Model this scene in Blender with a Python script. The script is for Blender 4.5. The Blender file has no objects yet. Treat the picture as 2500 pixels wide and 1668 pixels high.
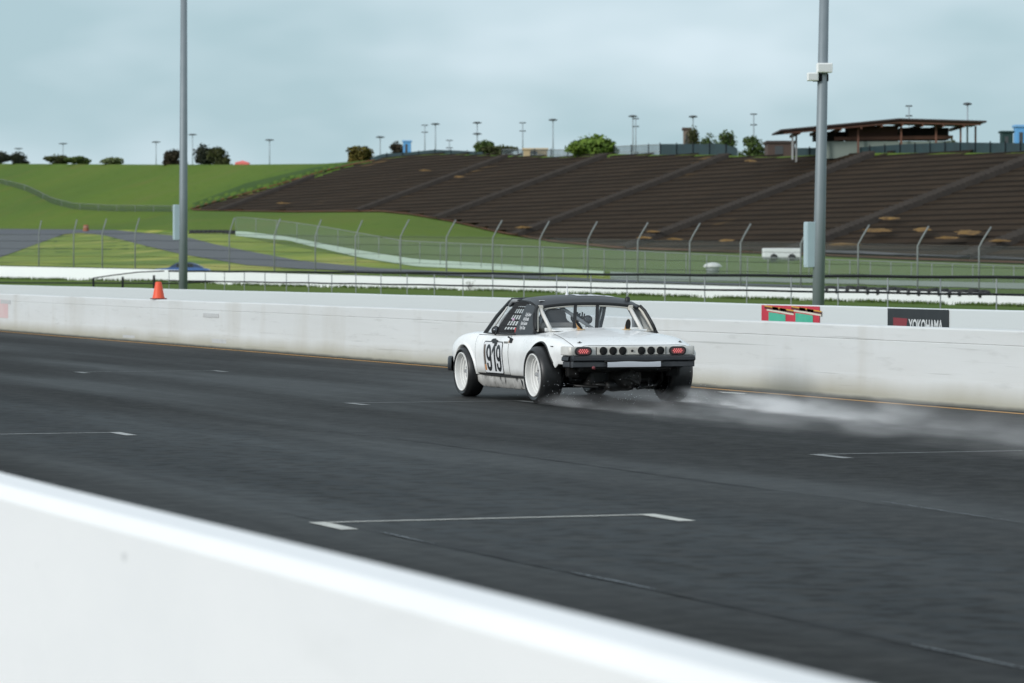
import bpy, bmesh, math, random
import numpy as np
from mathutils import Vector, Matrix
from mathutils.bvhtree import BVHTree

random.seed(7)
S = bpy.context.scene
COL = S.collection
R = math.radians

# ------------------------------------------------------------------ camera
F = 9200.0                      # focal length in pixels of a 2500 px wide frame
H = 1.57                        # eye height
YH = 643.0                      # horizon row
TH = math.atan(3314 / F)        # view turned right of the track direction (+Y)
PITCH = math.atan((834 - YH) / F)
cam = bpy.data.cameras.new('camera')
cam_o = bpy.data.objects.new('camera', cam)
COL.objects.link(cam_o)
cam.sensor_width = 36
cam.lens = 36 * F / 2500
cam.clip_start = 0.5
cam.clip_end = 6000
cam_o.location = (0, 0, H)
cam_o.rotation_euler = (R(90) - PITCH, 0, -TH)
cam.dof.use_dof = True
cam.dof.focus_distance = 41.8
cam.dof.aperture_fstop = 4.8
S.camera = cam_o
CM = cam_o.rotation_euler.to_matrix()
CO = Vector((0, 0, H))
FW = Vector((math.sin(TH), math.cos(TH), 0))
RT = Vector((math.cos(TH), -math.sin(TH), 0))

# ------------------------------------------------------------------ light
SUN_AZ = R(250)     # compass direction (from +Y clockwise) the light comes from
SUN_EL = R(21)
w = bpy.data.worlds.new('World'); S.world = w; w.use_nodes = True
nt = w.node_tree; nt.nodes.clear()
def N(tree, t, **kw):
    n = tree.nodes.new(t)
    for k, v in kw.items():
        setattr(n, k, v)
    return n
out = N(nt, 'ShaderNodeOutputWorld'); bg = N(nt, 'ShaderNodeBackground')
sky = N(nt, 'ShaderNodeTexSky', sky_type='NISHITA')
sky.sun_disc = False; sky.sun_elevation = SUN_EL; sky.sun_rotation = SUN_AZ
tc = N(nt, 'ShaderNodeTexCoord')
mp = N(nt, 'ShaderNodeMapping'); mp.inputs['Scale'].default_value = (1, 1, 2.6)
nz = N(nt, 'ShaderNodeTexNoise'); nz.inputs['Scale'].default_value = 9.0
nz.inputs['Detail'].default_value = 3.5; nz.inputs['Roughness'].default_value = 0.5
mp.inputs['Location'].default_value = (3.3, 1.1, 0.4)
nt.links.new(tc.outputs['Generated'], mp.inputs['Vector']); nt.links.new(mp.outputs[0], nz.inputs['Vector'])
cr = N(nt, 'ShaderNodeValToRGB')
cr.color_ramp.elements[0].position = 0.36; cr.color_ramp.elements[0].color = (4.15, 5.75, 6.4, 1)
cr.color_ramp.elements[1].position = 0.66; cr.color_ramp.elements[1].color = (6.6, 7.9, 8.7, 1)
nt.links.new(nz.outputs['Fac'], cr.inputs['Fac'])
sx = N(nt, 'ShaderNodeSeparateXYZ'); nt.links.new(tc.outputs['Generated'], sx.inputs[0])
mr = N(nt, 'ShaderNodeMapRange'); mr.inputs['From Min'].default_value = 0.06; mr.inputs['From Max'].default_value = 0.8
nt.links.new(sx.outputs['Z'], mr.inputs['Value'])
mx = N(nt, 'ShaderNodeMix', data_type='RGBA')
nt.links.new(mr.outputs[0], mx.inputs['Factor']); nt.links.new(cr.outputs['Color'], mx.inputs['A'])
mx.inputs['B'].default_value = (7.0, 7.7, 8.4, 1)
mx2 = N(nt, 'ShaderNodeMix', data_type='RGBA'); mx2.inputs['Factor'].default_value = 0.93
nt.links.new(sky.outputs[0], mx2.inputs['A']); nt.links.new(mx.outputs['Result'], mx2.inputs['B'])
nt.links.new(mx2.outputs['Result'], bg.inputs['Color']); bg.inputs['Strength'].default_value = 0.1
nt.links.new(bg.outputs[0], out.inputs['Surface'])

sun = bpy.data.lights.new('sun', 'SUN'); sun.energy = 2.1; sun.angle = R(14); sun.color = (1.0, 0.985, 0.96)
so = bpy.data.objects.new('sun', sun); COL.objects.link(so)
sd = Vector((math.sin(SUN_AZ) * math.cos(SUN_EL), math.cos(SUN_AZ) * math.cos(SUN_EL), math.sin(SUN_EL)))
so.rotation_euler = sd.to_track_quat('Z', 'Y').to_euler(); so.location = (0, -20, 30)
S.view_settings.view_transform = 'Standard'; S.view_settings.look = 'None'
S.view_settings.exposure = 0.09; S.view_settings.gamma = 1.0
S.cycles.volume_step_rate = 1.0; S.cycles.volume_bounces = 3
S.cycles.volume_max_steps = 128

# ------------------------------------------------------------------ projection helpers
def ray(px, py):
    return (CM @ Vector(((px - 1250) / F, -(py - 834) / F, -1))).normalized()
def on_x(px, py, X):
    d = ray(px, py); return CO + d * (X / d.x)
def at_d(px, py, D):
    d = ray(px, py); return CO + d * (D / d.dot(FW))
PX0, PZ0, PK = 105.0, 1.5, 0.355        # the hillside plane z = PZ0 + PK (X - PX0)
def on_hill(px, py):
    d = ray(px, py)
    return CO + d * ((PZ0 - PK * PX0 - H) / (d.z - PK * d.x))
def to_px(p):
    v = CM.transposed() @ (Vector(p) - CO)
    return (1250 + F * v.x / -v.z, 834 - F * v.y / -v.z)
def tab(t, x):
    return float(np.interp(x, [a for a, b in t], [b for a, b in t]))

# ------------------------------------------------------------------ materials
MATS = {}
def mat(name, col, rough=0.6, metal=0.0, spec=0.5, n=None, bump=None, coat=0.0, emit=None, alpha=None, trans=0.0):
    """n = (scale, strength, colour2, detail, vector stretch)"""
    if name in MATS: return MATS[name]
    m = bpy.data.materials.new(name); m.use_nodes = True
    t = m.node_tree; b = t.nodes['Principled BSDF']
    b.inputs['Base Color'].default_value = (*col, 1)
    b.inputs['Roughness'].default_value = rough; b.inputs['Metallic'].default_value = metal
    b.inputs['Specular IOR Level'].default_value = spec
    b.inputs['Coat Weight'].default_value = coat; b.inputs['Coat Roughness'].default_value = 0.08
    if trans: b.inputs['Transmission Weight'].default_value = trans
    if emit:
        b.inputs['Emission Color'].default_value = (*emit[0], 1); b.inputs['Emission Strength'].default_value = emit[1]
    if alpha is not None: b.inputs['Alpha'].default_value = alpha
    if n or bump:
        tcn = N(t, 'ShaderNodeTexCoord'); mpn = N(t, 'ShaderNodeMapping')
        t.links.new(tcn.outputs['Object'], mpn.inputs['Vector'])
    if n:
        mpn.inputs['Scale'].default_value = n[4] if len(n) > 4 else (1, 1, 1)
        no = N(t, 'ShaderNodeTexNoise'); no.inputs['Scale'].default_value = n[0]
        no.inputs['Detail'].default_value = n[3] if len(n) > 3 else 5
        no.inputs['Roughness'].default_value = 0.6
        t.links.new(mpn.outputs[0], no.inputs['Vector'])
        rmp = N(t, 'ShaderNodeMapRange'); rmp.inputs['From Min'].default_value = 0.35; rmp.inputs['From Max'].default_value = 0.7
        rmp.inputs['To Max'].default_value = n[1]
        t.links.new(no.outputs['Fac'], rmp.inputs['Value'])
        mi = N(t, 'ShaderNodeMix', data_type='RGBA')
        mi.inputs['A'].default_value = (*col, 1); mi.inputs['B'].default_value = (*n[2], 1)
        t.links.new(rmp.outputs[0], mi.inputs['Factor']); t.links.new(mi.outputs['Result'], b.inputs['Base Color'])
    if bump:
        nb = N(t, 'ShaderNodeTexNoise'); nb.inputs['Scale'].default_value = bump[0]; nb.inputs['Detail'].default_value = 4
        t.links.new(mpn.outputs[0], nb.inputs['Vector'])
        bp = N(t, 'ShaderNodeBump'); bp.inputs['Strength'].default_value = bump[1]; bp.inputs['Distance'].default_value = bump[2]
        t.links.new(nb.outputs['Fac'], bp.inputs['Height']); t.links.new(bp.outputs[0], b.inputs['Normal'])
    MATS[name] = m
    return m

def mix_stage(t, b, vec_scale, scale, detail, lo, hi, amount, colour, loc=(0, 0, 0), src='Object'):
    """adds one more noise-masked colour over whatever feeds Base Color"""
    inp = b.inputs['Base Color']
    prev = inp.links[0].from_socket if inp.links else None
    tcn = N(t, 'ShaderNodeTexCoord'); mpn = N(t, 'ShaderNodeMapping')
    mpn.inputs['Scale'].default_value = vec_scale; mpn.inputs['Location'].default_value = loc
    t.links.new(tcn.outputs[src], mpn.inputs['Vector'])
    no = N(t, 'ShaderNodeTexNoise'); no.inputs['Scale'].default_value = scale; no.inputs['Detail'].default_value = detail
    t.links.new(mpn.outputs[0], no.inputs['Vector'])
    r = N(t, 'ShaderNodeMapRange'); r.inputs['From Min'].default_value = lo; r.inputs['From Max'].default_value = hi
    r.inputs['To Max'].default_value = amount; t.links.new(no.outputs['Fac'], r.inputs['Value'])
    mi = N(t, 'ShaderNodeMix', data_type='RGBA'); mi.inputs['B'].default_value = (*colour, 1)
    if prev: t.links.new(prev, mi.inputs['A'])
    else: mi.inputs['A'].default_value = inp.default_value
    t.links.new(r.outputs[0], mi.inputs['Factor']); t.links.new(mi.outputs['Result'], inp)
    return r

def band_stage(t, b, axis, centre, half, soft, amount, colour, noise=None):
    """a stain or wear band along a coordinate of the object (0 x, 1 y, 2 z)"""
    inp = b.inputs['Base Color']; prev = inp.links[0].from_socket if inp.links else None
    tcn = N(t, 'ShaderNodeTexCoord'); sp = N(t, 'ShaderNodeSeparateXYZ')
    t.links.new(tcn.outputs['Object'], sp.inputs[0])
    val = sp.outputs[axis]
    if noise:
        mpn = N(t, 'ShaderNodeMapping'); mpn.inputs['Scale'].default_value = noise[1]
        t.links.new(tcn.outputs['Object'], mpn.inputs['Vector'])
        no = N(t, 'ShaderNodeTexNoise'); no.inputs['Scale'].default_value = noise[0]; no.inputs['Detail'].default_value = 4
        t.links.new(mpn.outputs[0], no.inputs['Vector'])
        ma = N(t, 'ShaderNodeMath', operation='MULTIPLY_ADD'); ma.inputs[1].default_value = noise[2]
        t.links.new(no.outputs['Fac'], ma.inputs[0]); t.links.new(val, ma.inputs[2])
        val = ma.outputs[0]; centre = centre + noise[2] * 0.5
    s1 = N(t, 'ShaderNodeMath', operation='SUBTRACT'); s1.inputs[1].default_value = centre
    t.links.new(val, s1.inputs[0])
    ab = N(t, 'ShaderNodeMath', operation='ABSOLUTE'); t.links.new(s1.outputs[0], ab.inputs[0])
    r = N(t, 'ShaderNodeMapRange'); r.inputs['From Min'].default_value = half + soft; r.inputs['From Max'].default_value = half
    r.inputs['To Max'].default_value = amount; t.links.new(ab.outputs[0], r.inputs['Value'])
    mi = N(t, 'ShaderNodeMix', data_type='RGBA'); mi.inputs['B'].default_value = (*colour, 1)
    if prev: t.links.new(prev, mi.inputs['A'])
    else: mi.inputs['A'].default_value = inp.default_value
    t.links.new(r.outputs[0], mi.inputs['Factor']); t.links.new(mi.outputs['Result'], inp)

def bsdf(m): return m.node_tree, m.node_tree.nodes['Principled BSDF']

# asphalt
A = mat('asphalt', (0.0230, 0.0238, 0.0225), 0.66, spec=.20, n=(1.2, 0.8, (0.0130, 0.0140, 0.0140), 8, (1.0, 0.18, 1)), bump=(140, 0.5, 0.004))
t, b = bsdf(A)
mix_stage(t, b, (1, 0.05, 1), 0.55, 5, 0.45, 0.68, 0.8, (0.031, 0.033, 0.033))
mix_stage(t, b, (1, 0.22, 1), 7.0, 5, 0.48, 0.62, 0.8, (0.041, 0.043, 0.042), (2, 5, 0))
mix_stage(t, b, (1, 0.10, 1), 2.2, 6, 0.50, 0.62, 0.7, (0.011, 0.012, 0.012), (12, 5, 0))
mix_stage(t, b, (1, 0.8, 1), 9.0, 4, 0.46, 0.64, 0.75, (0.044, 0.046, 0.044), (1, 15, 0))
mix_stage(t, b, (1, 0.8, 1), 13.0, 4, 0.50, 0.64, 0.75, (0.009, 0.0095, 0.009), (21, 15, 0))
mix_stage(t, b, (1, 0.3, 1), 0.45, 6, 0.46, 0.60, 0.55, (0.034, 0.036, 0.034), (31, 5, 0))
mix_stage(t, b, (1, 0.3, 1), 22.0, 4, 0.50, 0.68, 0.6, (0.009, 0.010, 0.010), (8, 5, 0))
mix_stage(t, b, (1, 0.12, 1), 3.0, 6, 0.52, 0.75, 0.5, (0.010, 0.011, 0.012), (4, 1, 0))
mix_stage(t, b, (1, 0.5, 1), 60.0, 3, 0.45, 0.75, 0.5, (0.050, 0.054, 0.054))
band_stage(t, b, 0, 8.1, 1.0, 0.6, 0.7, (0.052, 0.062, 0.067), (0.8, (1, .12, 1), 1.3))
band_stage(t, b, 0, 5.0, 1.45, 0.35, 0.55, (0.020, 0.020, 0.017), (0.5, (1, .15, 1), .4))
band_stage(t, b, 0, 6.78, 0.035, 0.10, 0.75, (0.012, 0.013, 0.014), (0.35, (1, .4, 1), .5))
band_stage(t, b, 0, 10.5, 0.02, 0.06, 0.8, (0.010, 0.011, 0.012), (0.35, (1, .4, 1), .3))
band_stage(t, b, 0, 16.0, 0.02, 0.08, 0.55, (0.013, 0.014, 0.015), (0.35, (1, .4, 1), .4))
def rough_noise(m, scale, vec, lo, hi):
    t, b = bsdf(m)
    tcn = N(t, 'ShaderNodeTexCoord'); mpn = N(t, 'ShaderNodeMapping'); mpn.inputs['Scale'].default_value = vec
    t.links.new(tcn.outputs['Object'], mpn.inputs['Vector'])
    no = N(t, 'ShaderNodeTexNoise'); no.inputs['Scale'].default_value = scale; no.inputs['Detail'].default_value = 5
    t.links.new(mpn.outputs[0], no.inputs['Vector'])
    r = N(t, 'ShaderNodeMapRange'); r.inputs['From Min'].default_value = 0.35; r.inputs['From Max'].default_value = 0.65
    r.inputs['To Min'].default_value = lo; r.inputs['To Max'].default_value = hi
    t.links.new(no.outputs['Fac'], r.inputs['Value']); t.links.new(r.outputs[0], b.inputs['Roughness'])
mix_stage(t, b, (1, 1, 1), 4.2, 8, 0.44, 0.62, 0.70, (0.052, 0.053, 0.050), (41, 5, 0))
mix_stage(t, b, (1, 1, 1), 5.3, 8, 0.48, 0.62, 0.75, (0.0105, 0.0108, 0.0102), (51, 9, 0))
rough_noise(A, 0.7, (1, 0.08, 1), 0.55, 0.8)
t, b = bsdf(A); b.inputs['Specular IOR Level'].default_value = 0.13
_l = b.inputs['Base Color'].links[0].from_socket; _g = N(t, 'ShaderNodeGamma'); _g.inputs['Gamma'].default_value = 1.18
t.links.new(_l, _g.inputs['Color']); t.links.new(_g.outputs[0], b.inputs['Base Color'])

WALLW = mat('painted_concrete', (0.84, 0.845, 0.84), 0.8, spec=.2, n=(2.5, 0.35, (0.76, 0.775, 0.78), 6, (1, 0.5, 1.2)), bump=(30, 0.12, 0.003))
t, b = bsdf(WALLW)
mix_stage(t, b, (1, .35, 2), 1.6, 5, .60, .75, .5, (.71, .72, .71), (3, 2, 1))
mix_stage(t, b, (1, 1, 1.6), 5.0, 2, .745, .775, .5, (.45, .46, .46), (7, 4, 2))
WALL1 = mat('painted_concrete_weathered', (0.65, 0.67, 0.67), 0.7, n=(0.9, 0.6, (0.56, 0.57, 0.555), 7, (1, 0.25, 3)), bump=(25, 0.15, 0.004))
t, b = bsdf(WALL1)
mix_stage(t, b, (1, 0.5, 4), 3.2, 5, 0.60, 0.76, 0.4, (0.45, 0.46, 0.45))
mix_stage(t, b, (1, 0.8, .25), 1.1, 6, 0.56, 0.72, 0.45, (0.50, 0.49, 0.45), (9, 3, 2))
mix_stage(t, b, (1, 0.12, 9), 2.4, 4, 0.66, 0.72, 0.6, (0.38, 0.39, 0.38), (3, 7, 1))
band_stage(t, b, 2, 0.02, 0.03, 0.22, 0.85, (0.36, 0.34, 0.26), (1.2, (1, .6, .1), .16))
band_stage(t, b, 2, 0.0, 0.012, 0.035, 0.9, (0.09, 0.09, 0.075), (3, (1, .6, .1), .03))
WALL2 = mat('painted_concrete_far', (0.61, 0.65, 0.65), 0.7, n=(0.6, 0.4, (0.57, 0.60, 0.60), 5, (1, 0.2, 2)))
YEL = mat('yellow_line_paint', (0.55, 0.27, 0.035), 0.6, n=(3, 0.7, (0.30, 0.17, 0.04), 5, (1, .3, 1)))
WPT = mat('white_line_paint', (0.62, 0.62, 0.56), 0.6, n=(9, 0.8, (0.30, 0.30, 0.28), 6))
WPT2 = mat('white_line_paint_worn', (0.22, 0.23, 0.225), 0.6, n=(5, 0.9, (0.12, 0.125, 0.12), 6))
SEAL = mat('crack_seal', (0.012, 0.012, 0.013), 0.85, spec=.08)
GLINT = mat('crack_glint', (0.060, 0.070, 0.080), 0.4, spec=.3)  # pale colour painted for the glint of water in cracks

GR = mat('grass', (0.096, 0.156, 0.019), 0.9, spec=0.1, n=(0.05, 0.9, (0.105, 0.150, 0.022), 7, (1, 1, 1)), bump=(3, 0.6, 0.15))
t, b = bsdf(GR)
mix_stage(t, b, (1, .5, 1), 0.02, 6, 0.42, 0.62, 0.7, (0.068, 0.124, 0.018), (30, 7, 0))
mix_stage(t, b, (1, 1, 1), 0.9, 5, 0.55, 0.75, 0.6, (0.040, 0.080, 0.012))
mix_stage(t, b, (1, .6, 1), 0.11, 6, 0.56, 0.74, 0.5, (0.13, 0.135, 0.030), (5, 1, 3))
DGR = mat('grass_long', (0.050, 0.095, 0.016), 0.9, spec=0.1, n=(2.5, 0.8, (0.10, 0.14, 0.03), 6), bump=(9, 0.8, 0.1))
YGR = mat('grass_yellow', (0.26, 0.31, 0.04), 0.9, spec=0.1, n=(0.12, 1.0, (0.09, 0.17, 0.02), 6, (1, 1, 1)), bump=(3, .5, .1))
t, b = bsdf(YGR)
mix_stage(t, b, (1, 1, 1), 0.07, 5, 0.55, 0.66, 0.9, (0.40, 0.38, 0.09), (9, 3, 0))
mix_stage(t, b, (1, .5, 1), 0.25, 5, 0.55, 0.70, 0.45, (0.10, 0.17, 0.02), (3, 8, 0))
ASP2 = mat('asphalt_infield', (0.070, 0.076, 0.088), 0.8, n=(0.2, 0.6, (0.055, 0.060, 0.070), 5))
GROUND = mat('ground_far', (0.06, 0.09, 0.03), 0.9, n=(0.01, .6, (0.09, 0.10, 0.05), 5))
MULCH = mat('mulch', (0.036, 0.026, 0.0175), 0.95, spec=0.05, n=(0.25, 0.8, (0.050, 0.034, 0.022), 7), bump=(3, 0.8, 0.1))
t, b = bsdf(MULCH)
mix_stage(t, b, (1, 0.35, 1), 0.16, 4, 0.66, 0.74, 0.7, (0.20, 0.125, 0.05), (13, 5, 0))
TIMBER = mat('timber_seat_shadow', (0.021, 0.017, 0.014), 0.9, spec=0.1)  # timber with the shadow under each bench put into its colour
STEP = mat('gravel_steps', (0.058, 0.050, 0.044), 0.95, spec=0.1, n=(1.5, .8, (0.042, 0.037, 0.034), 5))
RUST = mat('red_dirt', (0.13, 0.055, 0.024), 0.95, spec=0.1, n=(0.2, .9, (0.09, 0.07, 0.035), 6))
ROCK = mat('grey_rock', (0.085, 0.085, 0.088), 0.9, n=(0.5, .8, (0.045, 0.043, 0.042), 6))
GALV = mat('galvanised_steel', (0.20, 0.235, 0.255), 0.55, metal=0.25, n=(2, 0.4, (0.26, 0.29, 0.31), 4))
CAB = mat('cabinet_paint', (0.40, 0.50, 0.54), 0.5, n=(4, 0.2, (0.34, 0.42, 0.46), 3))
BLACKP = mat('black_paint', (0.008, 0.009, 0.011), 0.7, spec=.2)
POSTG = mat('fence_post_grey', (0.23, 0.25, 0.245), 0.6, n=(3, .3, (.14, .15, .15)))

def veil(name, col, dens, scale, rough=0.8):
    """woven wire mesh: a procedural grid of wires with holes"""
    m = bpy.data.materials.new(name); m.use_nodes = True; t = m.node_tree
    b = t.nodes['Principled BSDF']; b.inputs['Base Color'].default_value = (*col, 1); b.inputs['Roughness'].default_value = rough
    tr = N(t, 'ShaderNodeBsdfTransparent'); mi = N(t, 'ShaderNodeMixShader')
    o = t.nodes['Material Output']
    tcn = N(t, 'ShaderNodeTexCoord'); no = N(t, 'ShaderNodeTexNoise'); no.inputs['Scale'].default_value = scale
    mpn = N(t, 'ShaderNodeMapping'); mpn.inputs['Scale'].default_value = (1, 1, 0.3)
    t.links.new(tcn.outputs['Object'], mpn.inputs['Vector']); t.links.new(mpn.outputs[0], no.inputs['Vector'])
    r = N(t, 'ShaderNodeMapRange'); r.inputs['To Min'].default_value = dens * 0.75; r.inputs['To Max'].default_value = dens * 1.25
    t.links.new(no.outputs['Fac'], r.inputs['Value']); t.links.new(r.outputs[0], mi.inputs['Fac'])
    t.links.new(tr.outputs[0], mi.inputs[1]); t.links.new(b.outputs[0], mi.inputs[2]); t.links.new(mi.outputs[0], o.inputs['Surface'])
    return m
MESH_G = veil('wire_mesh_green', (0.15, 0.20, 0.15), 0.34, 0.3)
MESH_C = veil('wire_mesh_catch', (0.16, 0.18, 0.17), 0.17, 0.3)
MESH_D = veil('wire_mesh_dark', (0.035, 0.06, 0.04), 0.5, 0.3)
MESH_B = veil('wire_mesh_black', (0.03, 0.035, 0.035), 0.10, 0.6)
MESH_S = veil('wire_mesh_skyline', (0.06, 0.08, 0.09), 0.55, 0.5)

# ------------------------------------------------------------------ mesh helpers
def obj(name, bm_or_data, m=None, parent=None, smooth=False, loc=None):
    if isinstance(bm_or_data, bmesh.types.BMesh):
        me = bpy.data.meshes.new(name); bm_or_data.to_mesh(me); bm_or_data.free()
    else: me = bm_or_data
    if m is not None:
        for x in (m if isinstance(m, (list, tuple)) else [m]): me.materials.append(x)
    if smooth:
        for p in me.polygons: p.use_smooth = True
    o = bpy.data.objects.new(name, me); COL.objects.link(o)
    if parent: o.parent = parent
    if loc: o.location = loc
    return o
def tag(o, label=None, cat=None, group=None, kind=None):
    if label: o['label'] = label
    if cat: o['category'] = cat
    if group: o['group'] = group
    if kind: o['kind'] = kind
    return o
def thing(name, label, cat, loc=(0, 0, 0), rz=0.0, group=None):
    e = bpy.data.objects.new(name, None); COL.objects.link(e); e.location = loc; e.rotation_euler = (0, 0, rz)
    e.empty_display_size = 0.2
    return tag(e, label, cat, group)
def copy_tree(o, loc=None, rz=None, label=None, parent=None):
    c = o.copy(); COL.objects.link(c)
    if parent: c.parent = parent
    if loc is not None: c.location = loc
    if rz is not None: c.rotation_euler = (0, 0, rz)
    if label: c['label'] = label
    for ch in [x for x in o.children]: copy_tree(ch, parent=c)
    return c
def pydata(name, v, f, m=None, parent=None, smooth=False, mi=None):
    me = bpy.data.meshes.new(name); me.from_pydata([tuple(p) for p in v], [], f); me.update()
    o = obj(name, me, m, parent, smooth)
    if mi: me.polygons.foreach_set('material_index', mi)
    return o
def box(bm, x0, x1, y0, y1, z0, z1, bev=0.0, mi=0, mtx=None):
    vs = [bm.verts.new((x, y, z)) for x in (x0, x1) for y in (y0, y1) for z in (z0, z1)]
    fs = [bm.faces.new([vs[i] for i in q]) for q in ((0, 1, 3, 2), (4, 6, 7, 5), (0, 4, 5, 1), (2, 3, 7, 6), (0, 2, 6, 4), (1, 5, 7, 3))]
    for f in fs: f.material_index = mi
    if bev:
        es = list({e for f in fs for e in f.edges})
        r = bmesh.ops.bevel(bm, geom=es, offset=bev, segments=2, affect='EDGES', profile=0.5)
        vs = list({v for f in r['faces'] for v in f.verts} | {v for v in vs if v.is_valid})
        for f in r['faces']: f.material_index = mi
    if mtx is not None: bmesh.ops.transform(bm, matrix=mtx, verts=[v for v in vs if v.is_valid])
    return vs
def tube(bm, pts, r, n=8, mi=0, caps=True):
    pts = [Vector(p) for p in pts]; rings = []
    rr = r if isinstance(r, (list, tuple)) else [r] * len(pts)
    prev = None
    for i, p in enumerate(pts):
        d = (pts[min(i + 1, len(pts) - 1)] - pts[max(i - 1, 0)]).normalized()
        if prev is None:
            a = d.orthogonal().normalized()
        else:
            a = (prev - d * prev.dot(d))
            a = a.normalized() if a.length > 1e-6 else d.orthogonal().normalized()
        prev = a; c = d.cross(a)
        rings.append([bm.verts.new(p + (a * math.cos(2 * math.pi * k / n) + c * math.sin(2 * math.pi * k / n)) * rr[i]) for k in range(n)])
    for i in range(len(rings) - 1):
        for k in range(n):
            f = bm.faces.new((rings[i][k], rings[i][(k + 1) % n], rings[i + 1][(k + 1) % n], rings[i + 1][k]))
            f.material_index = mi; f.smooth = True
    if caps:
        for q in (rings[0][::-1], rings[-1]):
            f = bm.faces.new(q); f.material_index = mi
def lathe(bm, prof, n=48, axis='y', mi=0, c=(0, 0, 0), mis=None):
    """prof = [(radius, offset along axis)]"""
    rings = []
    for r, a in prof:
        ring = []
        for k in range(n):
            th = 2 * math.pi * k / n
            p = (r * math.cos(th), a, r * math.sin(th)) if axis == 'y' else ((a, r * math.cos(th), r * math.sin(th)) if axis == 'x' else (r * math.cos(th), r * math.sin(th), a))
            ring.append(bm.verts.new((p[0] + c[0], p[1] + c[1], p[2] + c[2])))
        rings.append(ring)
    for i in range(len(rings) - 1):
        for k in range(n):
            f = bm.faces.new((rings[i][k], rings[i][(k + 1) % n], rings[i + 1][(k + 1) % n], rings[i + 1][k]))
            f.material_index = mis[i] if mis else mi; f.smooth = True
    return rings
def extrude_y(name, prof, y0, y1, m, step=None, parent=None, smooth_z=None):
    """closed cross-section (x,z) swept along the track; slightly uneven so that long edges are not ruler straight"""
    ys = list(np.arange(y0, y1, step)) + [y1] if step else [y0, y1]
    v = []; f = []; n = len(prof)
    for i, y in enumerate(ys):
        wob = (math.sin(y * 0.41) + math.sin(y * 0.173 + 1)) * 0.002 if step else 0
        wz = (math.sin(y * 0.29 + 2) + math.sin(y * 0.91)) * 0.0025 if step else 0
        for x, z in prof: v.append((x + wob, y, z + (wz if z > 0.3 else 0)))
        if i:
            a = (i - 1) * n
            for k in range(n): f.append((a + k, a + (k + 1) % n, a + n + (k + 1) % n, a + n + k))
    f.append(tuple(range(n))[::-1]); f.append(tuple((len(ys) - 1) * n + k for k in range(n)))
    o = pydata(name, v, f, m, parent)
    bm = bmesh.new(); bm.from_mesh(o.data); bmesh.ops.recalc_face_normals(bm, faces=bm.faces); bm.to_mesh(o.data); bm.free()
    return o

# ------------------------------------------------------------------ ground, track, terrain
pydata('ground', [(-3000, -1500, -6), (3500, -1500, -6), (3500, 4500, -6), (-3000, 4500, -6)], [(0, 1, 2, 3)], GROUND)
tag(bpy.data.objects['ground'], kind='structure')
pydata('race_track', [(-30, -60, 0), (26.6, -60, 0), (26.6, 900, 0), (-30, 900, 0)], [(0, 1, 2, 3)], A)
tag(bpy.data.objects['race_track'], kind='structure')

XW1 = H * 0.941 / 0.0795        # far track wall face, about 18.6 m out
XN = 2.70                       # near wall, far side
hw = 0.855

def jersey(x, h, th, bev=0.02, flare=0.0, groove=True):
    """section: face towards the camera at x"""
    p = [(x - flare, 0.0), (x - flare * .8, 0.08), (x, 0.3)]
    if groove: p += [(x, h - .178), (x + .008, h - .172), (x + .008, h - .166), (x - .001, h - .160)]
    p += [(x, h - bev), (x + bev * .35, h - bev * .3), (x + bev, h), (x + th - bev, h), (x + th, h - bev), (x + th, 0)]
    return p
nw = extrude_y('concrete_barrier', [(XN - .185, 0), (XN - .185, 0.828), (XN - .178, 0.840), (XN - .160, .860), (XN - .150, 0.8665), (XN - .02, 0.869), (XN - .004, 0.862), (XN, 0.845), (XN, 0)], -12, 140, WALLW, 0.9)
for p in nw.data.polygons: p.use_smooth = len(p.vertices) == 4
nw.data.set_sharp_from_angle(angle=R(24))
tag(nw, 'clean white painted concrete pit wall filling the lower left foreground', 'barrier')
w1 = extrude_y('concrete_barrier', jersey(XW1, hw, .2, .02, .012), -40, 800, WALL1, 1.3)
tag(w1, 'long white concrete wall directly behind the race car, dirty along its foot', 'barrier')
w2 = extrude_y('concrete_barrier', jersey(26.3, 0.86, .2, .02, 0, False), -40, 800, WALL2, 1.7)
tag(w2, 'pale grey concrete wall just behind the trackside wall, carrying the red and black signs', 'barrier')
# pink section and repair patches of the trackside wall, painted on it
PINK = mat('faded_pink_paint', (0.62, 0.45, 0.45), 0.7, n=(2, .5, (.66, .58, .56), 5))
pA = on_x(-140, 760, XW1).y; pB = on_x(20, 760, XW1).y
bm = bmesh.new(); box(bm, XW1 - .008, XW1 + .02, pB, pA, .30, hw - .13, .002)
obj('painted_panel', bm, PINK, w1)['label'] = 'faded pink painted section of the wall'
PATCH = mat('repair_patch', (0.52, 0.53, 0.53), 0.7, n=(9, .6, (.40, .41, .41), 4))
for px, py, ww, hh in ((515, 770, .5, .075), (315, 822, .45, .06), (535, 833, .45, .075), (14, 737, .5, .09)):
    c = on_x(px, py, XW1 - .004)
    if c.z < 0.06: c.z = .09
    bm = bmesh.new(); box(bm, XW1 - .010, XW1 + .03, c.y - ww / 2 * 2.2, c.y + ww / 2 * 2.2, c.z - hh / 2, c.z + hh / 2, .002)
    obj('repair_patch', bm, PATCH, w1)

# painted line at the foot of the trackside wall
def strip_xy(name, pts, m, z=0.004, label=None):
    v = [(x, y, z) for x, y in pts]
    o = pydata(name, v, [tuple(range(len(v)))], m); tag(o, kind='structure'); return o
v = []; f = []
ys = np.arange(-30, 700, 4.0)
for i, y in enumerate(ys):
    wv = math.sin(y * .31) * .012
    v += [(XW1 - .34 + wv, y, .004), (XW1 - .23 + wv, y, .004)]
    if i: f.append((2 * i - 2, 2 * i - 1, 2 * i + 1, 2 * i))
tag(pydata('edge_line', v, f, YEL), kind='structure')

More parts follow.
